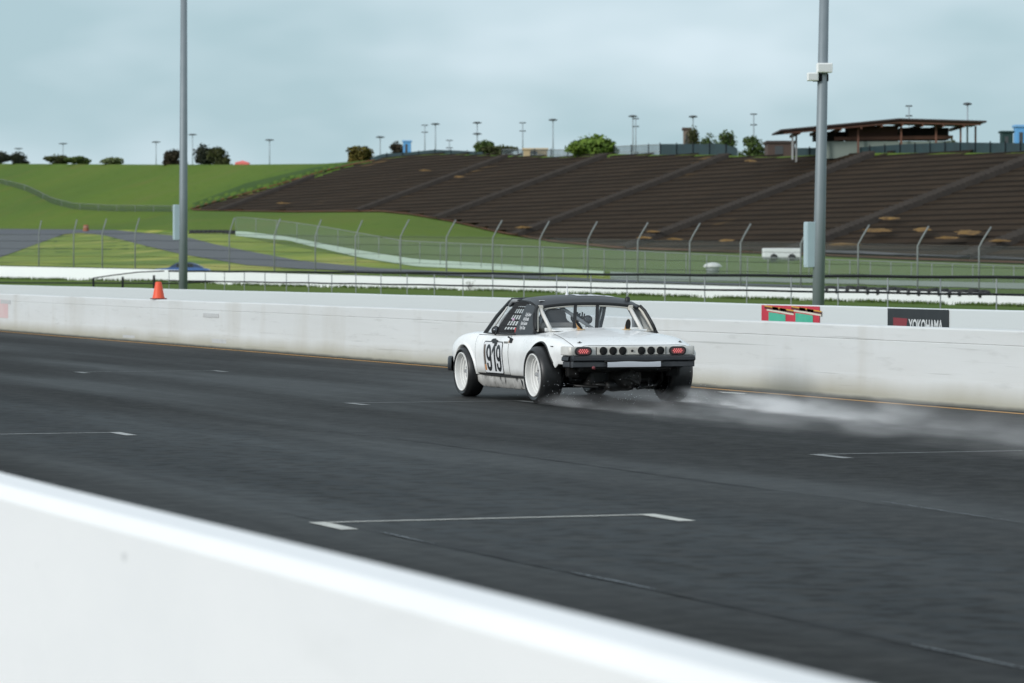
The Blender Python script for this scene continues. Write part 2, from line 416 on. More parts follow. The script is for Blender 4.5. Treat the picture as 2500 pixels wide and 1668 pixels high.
def ground_pt(px, py):
    d = ray(px, py); p = CO + d * (-H / d.z); return p
# starting grid boxes: a thin front line with a short leg at each end
def grid_box(ax, ay, xr, m, full=True, only_right=False, leg=.62):
    """front line from X=ax to X=xr at track distance ay"""
    bm = bmesh.new()
    def q(x0, x1, y0, y1):
        bm.faces.new([bm.verts.new(p) for p in ((x0, y0, .004), (x1, y0, .004), (x1, y1, .004), (x0, y1, .004))])
    tl = .11
    q(ax + tl, xr - tl, ay - .02, ay + .035)
    q(ax, ax + tl, ay - leg, ay + .05); q(xr - tl, xr, ay - leg, ay + .05)
    o = obj('grid_marking', bm, m); tag(o, kind='structure')
g = ground_pt(745, 1275); g2 = ground_pt(1622, 1260)
grid_box(g.x, (g.y + g2.y) / 2, g2.x, WPT)
g = ground_pt(270, 1057)
grid_box(g.x - 2.25, g.y, g.x + .1, mat('white_line_paint_mid', (0.42, 0.43, 0.41), .6, n=(9, .8, (.2, .2, .2), 6)))
for px, py in ((1978, 1111), (842, 985), (180, 909)):
    g = ground_pt(px, py); grid_box(g.x, g.y, g.x + 2.15, WPT2)
# wet crack glints, painted as pale strips, and a white scuff
def blob(px, py, lx, ly, m, seed):
    g = ground_pt(px, py); rnd = random.Random(seed)
    v = []
    for k in range(14):
        a = 2 * math.pi * k / 14; s = rnd.uniform(.7, 1.15)
        v.append((g.x + math.cos(a) * lx * s, g.y + math.sin(a) * ly * s, .0045))
    tag(pydata('paint_mark', v, [tuple(range(14))], m), kind='structure')
blob(1785, 960, .10, .42, WPT, 3)
def crack(points, wd, m, seed):
    rnd = random.Random(seed); v = []; f = []
    g = [ground_pt(*p) for p in points]
    n = 40
    for i in range(n + 1):
        s = i / n * (len(g) - 1); k = min(int(s), len(g) - 2); p = g[k].lerp(g[k + 1], s - k)
        ww = wd * rnd.uniform(.25, 1.0) * math.sin(math.pi * min(1, max(0.03, i / n)) * .98 + .03) ** .5
        o = rnd.uniform(-.006, .006)
        v += [(p.x - ww / 2 + o, p.y, .005), (p.x + ww / 2 + o, p.y, .005)]
        if i: f.append((2 * i - 2, 2 * i - 1, 2 * i + 1, 2 * i))
    tag(pydata('road_crack', v, f, m), kind='structure')
crack([(2225, 1575), (2360, 1604), (2520, 1638)], .035, GLINT, 1)
crack([(1395, 1399), (1500, 1420), (1600, 1441)], .03, GLINT, 2)
crack([(930, 1300), (1060, 1330)], .025, GLINT, 4)
crack([(2150, 1225), (2300, 1248), (2500, 1278)], .022, GLINT, 5)
crack([(560, 1025), (1064, 1085), (1600, 1160), (2100, 1226), (2520, 1284)], .016, SEAL, 6)
crack([(650, 1246), (1000, 1318), (1400, 1402), (1900, 1508), (2520, 1640)], .02, SEAL, 8)

# --- terrain behind the second wall
PYB = [(-900, 560), (0, 560), (300, 545), (470, 514), (700, 518), (930, 516), (1000, 524), (1100, 542), (1220, 570), (1350, 592), (1520, 608), (1700, 615), (1850, 620), (2016, 625), (2200, 634), (2500, 645), (3400, 672)]
PYS = [(-900, 399), (0, 400), (400, 402), (600, 402), (790, 400), (870, 394), (919, 390), (1008, 378), (1100, 376), (1200, 379), (1391, 384), (1500, 376), (1600, 378), (1750, 378), (1882, 384), (2073, 374), (2500, 373), (3400, 352)]
W3T = [(-900, 640), (0, 650), (420, 659), (600, 665), (1250, 684), (1750, 698), (2500, 719), (3400, 745)]
W3B = [(-900, 669), (0, 681), (420, 688), (600, 697), (1250, 712), (1750, 728), (2500, 749), (3400, 775)]
D3 = [(-900, 285), (0, 270), (600, 250), (1250, 225), (1900, 200), (2500, 180), (3400, 150)]
LE = [(460, 513), (530, 492), (600, 474), (700, 446), (790, 419), (855, 404), (919, 392)]
cols = list(np.arange(-900, 3401, 20.0))
verts = []; nrow = None
def hnoise(p):
    return (math.sin(p.x * .13 + p.y * .031) + math.sin(p.x * .047 - p.y * .053 + 1.3) + .5 * math.sin(p.x * .31 + p.y * .22))
for px in cols:
    dd = ray(px, 800); dh = Vector((dd.x, dd.y, 0)); sc = 26.5 / dh.x
    p0 = Vector((26.5, dh.y * sc, -0.03))
    pw = at_d(px, tab(W3B, px), tab(D3, px))
    p1 = p0.lerp(pw, .25); p1.z = p0.z + (pw.z - p0.z) * .35 + .03
    pt = at_d(px, tab(W3T, px) + 1, tab(D3, px) + 9)
    pb = on_hill(px, tab(PYB, px)); ps = on_hill(px, tab(PYS, px))
    pf = ps + (ps - pb).normalized() * 3; pl = ps + Vector((ps.x, ps.y, 0)).normalized() * 60; pl.z = ps.z - .5
    pe = ps + Vector((ps.x, ps.y, 0)).normalized() * 900; pe.z = ps.z - 12
    chain = [(p0, 6), (p1, 10), (pw, 2), (pt, 22), (pb, 34), (ps, 4), (pl, 6), (pe, 0)]
    row = []
    for i in range(len(chain) - 1):
        a, n = chain[i]; c = chain[i + 1][0]
        for k in range(n):
            s = k / n; q = a.lerp(c, s)
            if i in (3, 4):
                q = q + Vector((0, 0, hnoise(q) * (.10 if i == 3 else .22) * math.sin(math.pi * s)))
                if i == 4 and px > 400:      # keep the ground below the terrace benches
                    xx, yy = to_px(q)
                    if xx > 440 and (xx > 930 or yy > tab(LE, xx) - 8):
                        q.z = PZ0 + PK * (q.x - PX0) - .55 * min(1, s * 9, (1 - s) * 9)
            row.append(q)
    row.append(pe)
    nrow = len(row); verts += row
faces = []
for i in range(len(cols) - 1):
    for k in range(nrow - 1):
        a = i * nrow + k; faces.append((a, a + nrow, a + nrow + 1, a + 1))
ter = pydata('grass_hillside', verts, faces, GR, None, True)
tag(ter, kind='structure')
bvh = BVHTree.FromPolygons([tuple(v) for v in verts], faces)
def on_ter(px, py, up=0.0):
    d = ray(px, py); hit = bvh.ray_cast(CO, d, 5000)
    if hit[0] is None: return None
    return hit[0] + Vector((0, 0, up))
def ter_z(x, y):
    hit = bvh.ray_cast(Vector((x, y, 200)), Vector((0, 0, -1)), 500)
    return hit[0].z if hit[0] is not None else 0.0
def drape(name, top, bot, x0, x1, m, step=10, rows=8, up=.06):
    v = []; f = []; n = rows + 1; c = 0
    for px in np.arange(x0, x1 + .1, step):
        yt, yb = tab(top, px), tab(bot, px)
        pts = [on_ter(px, yb + (yt - yb) * k / rows, up) for k in range(n)]
        if any(p is None for p in pts): continue
        v += pts
        if c:
            for k in range(rows):
                a = (c - 1) * n + k; f.append((a, a + n, a + n + 1, a + 1))
        c += 1
    o = pydata(name, v, f, m, None, True); tag(o, kind='structure'); return o
RT_ = [(-200, 560), (0, 560), (281, 563), (453, 580), (523, 598), (600, 614), (727, 638), (919, 657), (1250, 673), (1500, 685), (2500, 716)]
RB_ = [(-200, 640), (0, 630), (156, 573), (198, 570), (255, 576), (351, 601), (440, 622), (600, 649), (727, 658), (919, 667), (1250, 681), (1500, 691), (2500, 719)]
drape('yellow_verge', [(-200, 630), (0, 622), (150, 571), (200, 569), (260, 575), (360, 600), (440, 621), (600, 648), (900, 664)], [(-200, 640), (0, 648), (420, 658), (600, 664), (900, 672)], -200, 900, YGR, up=.03)
drape('yellow_verge', [(270, 562), (380, 563), (480, 566), (560, 572), (640, 590), (800, 618), (900, 636), (1015, 654), (1250, 664), (1500, 676)], [(270, 563.5), (453, 582), (523, 600), (600, 616), (727, 640), (919, 659), (1250, 675), (1500, 686)], 270, 1500, YGR, up=.03)
drape('infield_road', RT_, RB_, -200, 2400, ASP2, rows=10, up=.07)
# red earth round the foot of the terraces, grey rock bank on the right
drape('earth_edge', [(a, b - 3) for a, b in PYB], [(a, b + 2 + 1.2 * math.sin(a * .05)) for a, b in PYB], 470, 3300, RUST, up=.10, rows=4)
drape('earth_edge', [(a, b - 2) for a, b in LE], [(a, b + 1) for a, b in LE], 464, 915, RUST, up=.10, rows=3)
drape('grass_slope', [(470, 498), (600, 449), (760, 411), (880, 395)], [(470, 511), (600, 471), (760, 425), (880, 398)], 470, 880, mat('grass_dark', (.045, .085, .022), .95, spec=.1, n=(.2, .7, (.06, .10, .025), 5)), up=.07, rows=5)
drape('rock_bank', [(1990, 618), (2100, 618), (2500, 627), (3300, 650)], [(1990, 624), (2100, 629), (2500, 643), (3300, 668)], 1990, 3300, ROCK, up=.25, rows=5)

# --- the terraces: benched rows of mulch with a timber step under each, coloured dark as seat shadow
LEx = [(py, px) for px, py in LE][::-1]
def in_terr(px, py):
    if px < 464 or px > 3300: return False
    if px < 919 and py < tab(LE, px) + 1.5: return False
    return tab(PYS, px) - .5 < py < tab(PYB, px) - 1
AISLES = [on_hill(a_, b_).y for a_, b_ in ((750, 440), (1085, 441), (1308, 447), (1596, 452), (1899, 468), (2293, 479), (2700, 500))]
v = []; f = []; mi = []
rise = 0.40; run = rise / PK
row = 0; z = PZ0 + .2
while z < 24:
    X = PX0 + (z - PZ0) / PK
    a = None
    ys = sorted(list(np.arange(100, 640, 2.0)) + [q + d_ for q in AISLES for d_ in (-1.12, 1.12)])
    for y in ys:
        wob = .02 * math.sin(y * .13 + row) + .015 * math.sin(y * .41 + row * 2.1)
        px, py = to_px((X + run * .5, y, z + rise * .5))
        if not in_terr(px, py) or min(abs(y - q) for q in AISLES) < 1.1:
            a = None; continue
        xx = X + wob
        ring = [(xx, y, z + .05), (xx + run * .86, y, z + rise * .76 + wob), (xx + run * .86 + .01, y, z + rise * .76 + wob), (xx + run * .88, y, z + rise + .02), (xx + run + .05, y, z + rise + .05)]
        i0 = len(v); v += ring
        if a is not None:
            for k, mm in ((0, 0), (2, 1), (3, 0)):
                f.append((a + k, i0 + k, i0 + k + 1, a + k + 1)); mi.append(mm)
        a = i0
    z += rise; row += 1
terr = pydata('terraced_hillside', v, f, [MULCH, TIMBER], None, False, mi)
tag(terr, kind='structure')
for yc in AISLES:
    v = []; f = []; nst = 0
    for i in range(130):
        X = PX0 + .5 + i * .375; z = PZ0 + PK * (X - PX0) + .46
        px, py = to_px((X, yc, z))
        if not in_terr(px, py + 2): continue
        i0 = len(v); wd = 1.12
        a_, b_ = (X, X + .30), (z, z + .03)
        v += [(X, yc - wd, z), (X, yc + wd, z), (X + .30, yc - wd, z + .03), (X + .30, yc + wd, z + .03), (X + .31, yc - wd, z + .14), (X + .31, yc + wd, z + .14), (X + .376, yc - wd, z + .14), (X + .376, yc + wd, z + .14), (X, yc - wd - .12, z - 1.0), (X + .376, yc - wd - .12, z - .86)]
        f += [(i0, i0 + 1, i0 + 3, i0 + 2), (i0 + 2, i0 + 3, i0 + 5, i0 + 4), (i0 + 4, i0 + 5, i0 + 7, i0 + 6), (i0 + 8, i0, i0 + 2, i0 + 4, i0 + 6, i0 + 9)]
    if f: tag(pydata('hillside_steps', v, f, STEP), kind='structure')
# dry straw coloured patches where the mulch has washed out
STRAW = mat('dry_straw', (.21, .13, .05), .95, spec=.1, n=(1.2, 1.0, (.11, .07, .035), 6))
for k_, (px, py, wx, hy) in enumerate(((2178, 555, 26, 5), (2149, 584, 38, 8), (2258, 583, 22, 8), (2372, 591, 34, 10), (1782, 608, 22, 4), (1840, 411, 16, 3), (2069, 619, 46, 4), (1125, 447, 16, 3), (697, 510, 20, 3), (1045, 431, 18, 2), (1990, 600, 22, 3), (2320, 604, 30, 4), (2450, 612, 30, 4), (1655, 604, 24, 3), (1580, 600, 22, 3), (1285, 573, 20, 3), (1600, 585, 20, 3))):
    rr_ = random.Random(k_); v = []; n_ = 18
    for q in range(n_):
        a_ = 2 * math.pi * q / n_; m_s = rr_.uniform(.6, 1.15); p = on_hill(px + wx * m_s * math.cos(a_), py - 3 + hy * .7 * m_s * math.sin(a_)); v.append((p.x - .25, p.y, p.z + .52))
    c_ = sum((Vector(q) for q in v), Vector()) / n_; v.append((c_.x - .2, c_.y, c_.z + .12))
    tag(pydata('dry_patch', v, [(q, (q + 1) % n_, n_) for q in range(n_)], STRAW, None, True), kind='structure')

# ------------------------------------------------------------------ grass tufts (nobody could count them)
def tufts(name, pts, h, m, wdt=.03, lean=.35, seed=1, label='ragged grass blades'):
    rnd = random.Random(seed); v = []; f = []
    for p in pts:
        hh = h * rnd.uniform(.5, 1.2); a = rnd.uniform(0, 6.28); l = rnd.uniform(0, lean) * hh
        dx, dy = math.cos(a) * wdt, math.sin(a) * wdt; b_ = rnd.uniform(0, 6.28)
        i0 = len(v); v += [(p.x - dx, p.y - dy, p.z), (p.x + dx, p.y + dy, p.z), (p.x + l * math.cos(b_), p.y + l * math.sin(b_), p.z + hh)]
        f.append((i0, i0 + 1, i0 + 2))
    o = pydata(name, v, f, m); tag(o, label=label, kind='stuff'); return o
rnd = random.Random(5); pts = []
for i in range(9000):
    px = rnd.uniform(-60, 2560); pb = tab(W3B, px); D = tab(D3, px)
    p = at_d(px, pb, D - rnd.uniform(.2, 2.5)); p.z = ter_z(p.x, p.y)
    if math.sin(px * .021) + math.sin(px * .053 + 1) + rnd.uniform(-1.6, 1.6) > -.6: pts.append(p)
tufts('grass_tufts', pts, .19, DGR, .035, label='ragged long grass along the foot of the distant white wall')
pts = []
for i in range(26000):
    X = rnd.uniform(26.8, 34); Y = rnd.uniform(34, 300)
    p = Vector((X, Y, ter_z(X, Y))); pts.append(p)
tufts('grass_tufts', pts, .16, DGR, .02, seed=3, label='rough grass strip behind the pale grey wall')

# ------------------------------------------------------------------ distant walls and fences
def poly_wall(name, cols_, top, bot, Df, m, th=.25, parent=None):
    v = []; f = []; n = 0
    for px in cols_:
        D = Df(px); pt_ = at_d(px, tab(top, px), D); pb_ = at_d(px, tab(bot, px), D); hv = Vector((pb_.x, pb_.y, 0)).normalized() * th
        v += [Vector((pb_.x, pb_.y, pb_.z - .5)), Vector((pb_.x, pb_.y, pt_.z)), Vector((pb_.x, pb_.y, pt_.z)) + hv, Vector((pb_.x, pb_.y, pb_.z - .5)) + hv]
        if n:
            a = 4 * (n - 1)
            for k in range(4): f.append((a + k, a + 4 + k, a + 4 + (k + 1) % 4, a + (k + 1) % 4))
        n += 1
    f += [(0, 1, 2, 3), (4 * n - 1, 4 * n - 2, 4 * n - 3, 4 * n - 4)]
    return pydata(name, v, f, m, parent)
W3M = mat('white_wall_paint', (0.86, 0.88, 0.88), 0.6, n=(.5, .25, (.76, .78, .78), 5, (1, 1, 3)))
w3 = poly_wall('concrete_barrier', np.arange(-300, 2900, 25), W3T, W3B, lambda x: tab(D3, x), W3M)
tag(w3, 'bright white low wall across the infield behind the black railed fence', 'barrier')

W4T = [(575, 565), (600, 566), (702, 578), (804, 598), (887, 613), (1015, 633), (1250, 647), (1480, 663), (1750, 675.5), (2500, 691.5), (3000, 703)]
W4B = [(575, 576), (600, 578), (702, 587), (804, 611), (887, 630), (1015, 650), (1250, 661), (1480, 676), (1750, 698), (2500, 712), (3000, 725)]
W4M = mat('pale_green_wall', (0.46, 0.57, 0.50), 0.7, n=(.3, .4, (.38, .47, .41), 4))
_w4d = {}
def D4(px):
    if px not in _w4d:
        p = on_ter(px, min(tab(W4B, px), 1e9)); _w4d[px] = (p - CO).dot(FW) if p is not None else 300
    return _w4d[px]
c4 = list(np.arange(575, 1500, 25.0))
w4 = poly_wall('barrier_wall', c4, W4T, W4B, D4, W4M)
tag(w4, 'pale green low wall curving down the infield below the terraces', 'barrier')
W5M = mat('grey_green_wall', (0.24, 0.29, 0.27), 0.7, n=(.3, .4, (.30, .34, .31), 4))
w5 = poly_wall('barrier_wall', np.arange(1490, 3000, 25.0), W4T, [(1490, 690), (1750, 700), (2500, 723), (3000, 738)], lambda x: tab(D3, x) + 16, W5M)
tag(w5, 'dull grey green low wall just behind the bright white wall on the right', 'barrier')

def fence(name, label, cat, pts, h, post_r, m_post, m_mesh, rails, rail_r, m_rail, spacing, bent=0, over=.0, mesh_part='wire_mesh', top_frac=1.0):
    """pts: base polyline; straight posts with optional angled top, wire mesh, rails/cables"""
    e = thing(name, label, cat, pts[0])
    o0 = Vector(pts[0]); P = [Vector(p) - o0 for p in pts]
    L = [0]
    for a, b_ in zip(P, P[1:]): L.append(L[-1] + (b_ - a).length)
    def at(s):
        s = min(max(s, 0), L[-1] - 1e-4)
        for i in range(len(P) - 1):
            if s <= L[i + 1]:
                return P[i].lerp(P[i + 1], (s - L[i]) / (L[i + 1] - L[i]))
        return P[-1]
    n = int(L[-1] / spacing)
    for i in range(n + 1):
        p = at(i * spacing); bm = bmesh.new()
        if bent:
            tube(bm, [p + Vector((0, 0, -.3)), p + Vector((0, 0, h * .82)), p + Vector((RT.x * bent * .55, RT.y * bent * .55, h * .93)), p + Vector((RT.x * bent, RT.y * bent, h))], post_r, 6)
        else: tube(bm, [p + Vector((0, 0, -.3)), p + Vector((0, 0, h))], post_r, 6)
        obj('post', bm, m_post, e)
    step = 3.0; ss = list(np.arange(0, L[-1], step)) + [L[-1]]
    v = []; f = []
    for i, s in enumerate(ss):
        p = at(s); v += [p + Vector((0, .0, .02)), p + Vector((0, 0, h * top_frac))]
        if i: f.append((2 * i - 2, 2 * i, 2 * i + 1, 2 * i - 1))
    pydata(mesh_part, v, f, m_mesh, e)
    bm = bmesh.new()
    for fr in rails:
        tube(bm, [at(s) + Vector((0, 0, h * fr + .01 * math.sin(s * .7 + fr * 9))) for s in ss], rail_r, 5)
    obj('rail' if rail_r > .02 else 'cable', bm, m_rail, e)
    return e
# black railed chain link fence between the two walls
XF = 40.0
ya = on_x(2900, 690, XF).y; yb = on_x(400, 690, XF).y
zt = 1.245
RPOST = mat('rail_post_grey', (.26, .28, .285), .6)
e = thing('railed_fence', 'low chain link fence with black top and middle rails behind the pale grey wall', 'fence', (XF, ya, 0))
n = int((yb - ya) / 2.9)
for i in range(n + 1):
    y = i * 2.9; zb_ = ter_z(XF, ya + y); bm = bmesh.new(); tube(bm, [(0, y, zb_ - .1), (0, y, zt)], .017, 6); obj('post', bm, RPOST, e)
for zz, rr in ((zt, .038), (.845, .028)):
    bm = bmesh.new(); tube(bm, [(0, y, zz + .006 * math.sin(y * .9)) for y in np.arange(0, yb - ya + .1, 1.45)], rr, 6); obj('rail', bm, BLACKP, e)
# the end of the fence drops to a lower section on the left
pA_ = on_x(400, 663, XF) - Vector(e.location); pB_ = on_x(228, 679, XF) - Vector(e.location); pC_ = on_x(228, 690, XF) - Vector(e.location)
bm = bmesh.new(); tube(bm, [(0, pA_.y, zt), (0, pA_.y + (pB_.y - pA_.y) * .35, zt - .06), (0, pA_.y + (pB_.y - pA_.y) * .7, zt - .2), (0, pB_.y, pB_.z)], .026, 6); obj('rail', bm, BLACKP, e)
q0 = on_x(520, 686, XF) - Vector(e.location); q1 = on_x(440, 692, XF) - Vector(e.location); q2 = on_x(-200, 688, XF) - Vector(e.location)
bm = bmesh.new(); tube(bm, [(0, q0.y, .845), (0, q1.y, q1.z), (0, (q1.y + q2.y) / 2, (q1.z + q2.z) / 2 - .02), (0, q2.y, q2.z)], .032, 6); obj('rail', bm, BLACKP, e)
for k in range(3):
    y = pB_.y - k * 5.5; bm = bmesh.new(); tube(bm, [(0, y, -.1), (0, y, pB_.z + .08 * k)], .05, 6); obj('post', bm, BLACKP, e)
v = [(0, 0, -.1), (0, pA_.y, -.1), (0, pA_.y, zt), (0, 0, zt), (0, pB_.y, -.1), (0, pB_.y, pB_.z)]
pydata('wire_mesh', v, [(0, 1, 2, 3), (1, 4, 5, 2)], MESH_B, e)

# tall catch fence with angled tops standing behind the white wall
CFX = [(-200, 560), (300, 566), (850, 640), (1500, 668), (2500, 684), (3000, 692)]
def dcf(px): return tab(D3, px) + 3.0
tops = [(95, 538, 6), (180, 536, 8), (250, 534, 10), (330, 532, 10), (440, 531, 12), (560, 532, 12), (670, 534, 14), (770, 536, 14), (868, 538, 16), (978, 536, 20), (1090, 537, 22), (1203, 538, 22), (1318, 540, 22), (1435, 541, 22), (1557, 543, 24), (1684, 545, 24), (1808, 546, 24), (1955, 547, 24), (2095, 549, 26), (2240, 552, 26), (2390, 554, 28), (2560, 556, 30), (2720, 558, 30)]
e = thing('catch_fence', 'tall grey catch fence with angled post tops standing in front of the terraces', 'fence', at_d(1250, 700, dcf(1250)))
EO = Vector(e.location)
def cf_base(px):
    p = at_d(px, tab(W3T, px), dcf(px)); return Vector((p.x, p.y, p.z - .6))
for px, py, lean in tops:
    b0 = cf_base(px); tp = at_d(px, py, dcf(px)); hgt = tp.z - b0.z
    s = lean / F * dcf(px) * 1.05
    bm = bmesh.new()
    tube(bm, [b0 - EO, b0 - EO + Vector((0, 0, hgt * .74)), b0 - EO + RT * s * .35 + Vector((0, 0, hgt * .84)), b0 - EO + RT * s + Vector((0, 0, hgt))], .042, 6)
    obj('post', bm, POSTG, e)
bm = bmesh.new()
for fr in (.22, .35, .48, .62, .74):
    pts = []
    for px in np.arange(-60, 2800, 60):
        b0 = cf_base(px); tp = at_d(px, tab([(a, c) for a, c, d in tops], px), dcf(px)); pts.append(b0 - EO + Vector((0, 0, (tp.z - b0.z) * fr + .02 * math.sin(px))))
    tube(bm, pts, .014, 4)
obj('cable', bm, BLACKP, e)
v = []; f = []
for i, px in enumerate(np.arange(-60, 2801, 60)):
    b0 = cf_base(px); tp = at_d(px, tab([(a, c) for a, c, d in tops], px), dcf(px)); v += [b0 - EO, b0 - EO + Vector((0, 0, (tp.z - b0.z) * .76))]
    if i: f.append((2 * i - 2, 2 * i, 2 * i + 1, 2 * i - 1))
pydata('wire_mesh', v, f, MESH_C, e)

# chain link fence on the curving green wall
G_T = [(400, 530), (600, 531), (700, 541), (804, 556), (983, 588), (1250, 600), (1500, 610), (1850, 628), (2500, 650), (3000, 664)]
def veil_fence(name, label, cols_, top, bot, Df, m, np_):
    p0 = at_d(cols_[0], tab(bot, cols_[0]), Df(cols_[0])); e = thing(name, label, 'fence', p0); v = []; f = []
    for i, px in enumerate(cols_):
        a = at_d(px, tab(bot, px), Df(px)) - p0; c = at_d(px, tab(top, px), Df(px)) - p0
        v += [a, Vector((a.x, a.y, c.z))]
        if i: f.append((2 * i - 2, 2 * i, 2 * i + 1, 2 * i - 1))
        if i % np_ == 0:
            bm = bmesh.new(); tube(bm, [a - Vector((0, 0, .3)), Vector((a.x, a.y, c.z))], .03, 5); obj('post', bm, POSTG, e)
    pydata('wire_mesh', v, f, m, e)
    bm = bmesh.new(); tube(bm, [v[k] for k in range(1, len(v), 2)], .03, 4); obj('rail', bm, POSTG, e)
    return e
veil_fence('chain_link_fence', 'grey green chain link fence rising from the curving pale green wall', c4, G_T, W4T, D4, MESH_G, 2)
def D5(px): return tab(D3, px) + 17
veil_fence('chain_link_fence', 'grey green chain link fence on the dull wall at right below the terraces', list(np.arange(1475, 2950, 25.0)), G_T, W4T, D5, MESH_G, 2)
HT = [(-120, 440), (0, 437), (64, 452), (128, 484), (180, 496), (270, 501), (450, 503)]
HB = [(-120, 452), (0, 448), (64, 466), (128, 498), (180, 511), (270, 516), (450, 517)]
def DH(px):
    p = on_ter(px, tab(HB, px)); return (p - CO).dot(FW) - .5
veil_fence('chain_link_fence', 'dark chain link fence snaking down the green hill at far left', list(np.arange(-120, 451, 15.0)), HT, HB, DH, MESH_D, 3)

# ------------------------------------------------------------------ lamp poles
def light_pole(label, px, py_base, X, r, lean, cab_px, cab_t, cab_b, speakers=False, top=11.0):
    p = on_x(px, py_base, X); zg = min(ter_z(X, p.y), .1)
    e = thing('light_pole', label, 'pole', (X, p.y, zg), 0, 'tall lighting poles')
    bm = bmesh.new(); tube(bm, [(0, 0, -.2), (lean * .3, -lean * .12, top * .3), (lean, -lean * .35, top)], [r, r * .93, r * .7], 20); obj('shaft', bm, GALV, e)
    bm = bmesh.new(); box(bm, -.26, .26, -.26, .26, -.05, .03, .01); box(bm, -r * 1.25, r * 1.25, -r * 1.25, r * 1.25, .03, .10, .02); obj('base_plate', bm, GALV, e)
    D = (Vector((X, p.y, 0)) - CO).dot(FW); s = D / F
    zt_, zb_ = H - (cab_t - YH) * s - zg, H - (cab_b - YH) * s - zg
    u = (cab_px - px) * s; cpos = RT * u
    bm = bmesh.new(); box(bm, cpos.x - .12, cpos.x + .12, cpos.y - .11, cpos.y + .11, zb_, zt_, .012)
    c = obj('cabinet', bm, CAB, e)
    bm = bmesh.new(); box(bm, cpos.x - .131, cpos.x - .12, cpos.y - .09, cpos.y + .09, zb_ + .05, zt_ - .05, .004); obj('cabinet_door', bm, CAB, c)
    bm = bmesh.new(); tube(bm, [(cpos.x, cpos.y, zb_ + .25), (0, 0, zb_ + .25)], .03, 6); obj('bracket', bm, GALV, e); bm = bmesh.new(); tube(bm, [(cpos.x, cpos.y, zt_ - .25), (0, 0, zt_ - .25)], .03, 6); obj('bracket', bm, GALV, e)
    if speakers:
        SPW = mat('speaker_white', (.82, .83, .82), .5)
        for x0, x1, y0, y1, dep in ((1985, 2023, 156, 179, .3), (1962, 1989, 179, 199, .25)):
            ux0, ux1 = (x0 - px) * s, (x1 - px) * s; z1, z0 = H - (y0 - YH) * s - zg, H - (y1 - YH) * s - zg
            cx = RT * ((ux0 + ux1) / 2) - FW * .12; bm = bmesh.new()
            mt = Matrix.Translation((cx.x + lean * .4, cx.y, (z0 + z1) / 2)) @ Matrix.Rotation(-TH, 4, 'Z')
            hx = (ux1 - ux0) / 2; hz = (z1 - z0) / 2
            box(bm, -hx, hx, -dep / 2, dep / 2, -hz, hz, .02, 0, mt); so_ = obj('loudspeaker', bm, SPW, e)
            bm = bmesh.new(); box(bm, -hx * .8, hx * .8, -dep / 2 - .006, -dep / 2 + .001, -hz * .75, hz * .75, .002, 0, mt); obj('grille', bm, mat('speaker_grille', (.6, .62, .62), .8), so_)
        bm = bmesh.new(); zz = H - (187 - YH) * s - zg; tube(bm, [Vector((lean * .4, 0, zz)), Vector((lean * .4, 0, zz)) - RT * .3 - FW * .1], .045, 8); box(bm, lean * .4 - .14, lean * .4 + .14, -.14, .14, zz - .12, zz + .05, .01); obj('bracket', bm, BLACKP, e)
    return e
light_pole('tall grey lighting pole at left with a pale cabinet, behind the orange cone', 447, 692, 36, .165, .05, 432, 500, 586, top=13)
light_pole('tall grey lighting pole at right with white loudspeakers, behind the red sign', 1996, 745, 36, .142, .17, 1978, 542, 653, True, top=10)

# ------------------------------------------------------------------ signs on the second wall
def wall_sign(name, px0, px1, label, m, X=26.3, z0=.12, z1=.845):
    a = on_x(px1, 740, X).y; c = on_x(px0, 740, X).y      # a nearer the camera
    e = thing(name, label, 'sign', (X - .012, a, 0), 0)
    bm = bmesh.new(); box(bm, -.012, 0, 0, c - a, z0, z1, .003); obj('board', bm, m, e)
    return e, c - a
RED = mat('sign_red', (0.55, 0.035, 0.06), .5, n=(2, .5, (.42, .02, .04), 4, (1, .3, 1)))
def slab(bm, pts, x=-.0145, th=.003, mi=0):
    """polygon in sign coordinates (s from the viewer's left, z) on a board of length L facing -X"""
    vs = [bm.verts.new((x, p[0], p[1])) for p in pts]; f = bm.faces.new(vs); f.material_index = mi
def text_mesh(s, size, bold=0.0, extrude=0.0, sx=1.0, spacing=1.0, shear=0.0):
    cu = bpy.data.curves.new('t', 'FONT'); cu.body = s; cu.size = size; cu.offset = bold; cu.align_x = 'CENTER'; cu.align_y = 'CENTER'
    cu.space_character = spacing; cu.shear = shear; cu.extrude = extrude; cu.resolution_u = 6
    o = bpy.data.objects.new('t', cu); COL.objects.link(o)
    dg = bpy.context.evaluated_depsgraph_get(); me = bpy.data.meshes.new_from_object(o.evaluated_get(dg))
    bpy.data.objects.remove(o); bpy.data.curves.remove(cu)
    me.transform(Matrix.Scale(sx, 4, (1, 0, 0)))
    return me
e, L = wall_sign('advertising_sign', 1862, 2003, 'red sign with two green bottle-like shapes on the pale grey wall', RED)
GRN = mat('sign_green', (.06, .42, .28), .5, n=(6, .5, (.12, .50, .36), 4)); OCH = mat('sign_ochre', (.62, .33, .03), .5); CRM = mat('sign_cream', (.66, .62, .52), .5); BRN = mat('sign_brown', (.10, .02, .02), .5)
bm = bmesh.new(); bw = bmesh.new(); bo = bmesh.new(); bk = bmesh.new()
def W(s, z): return (L - s, z)     # s measured from the viewer's left
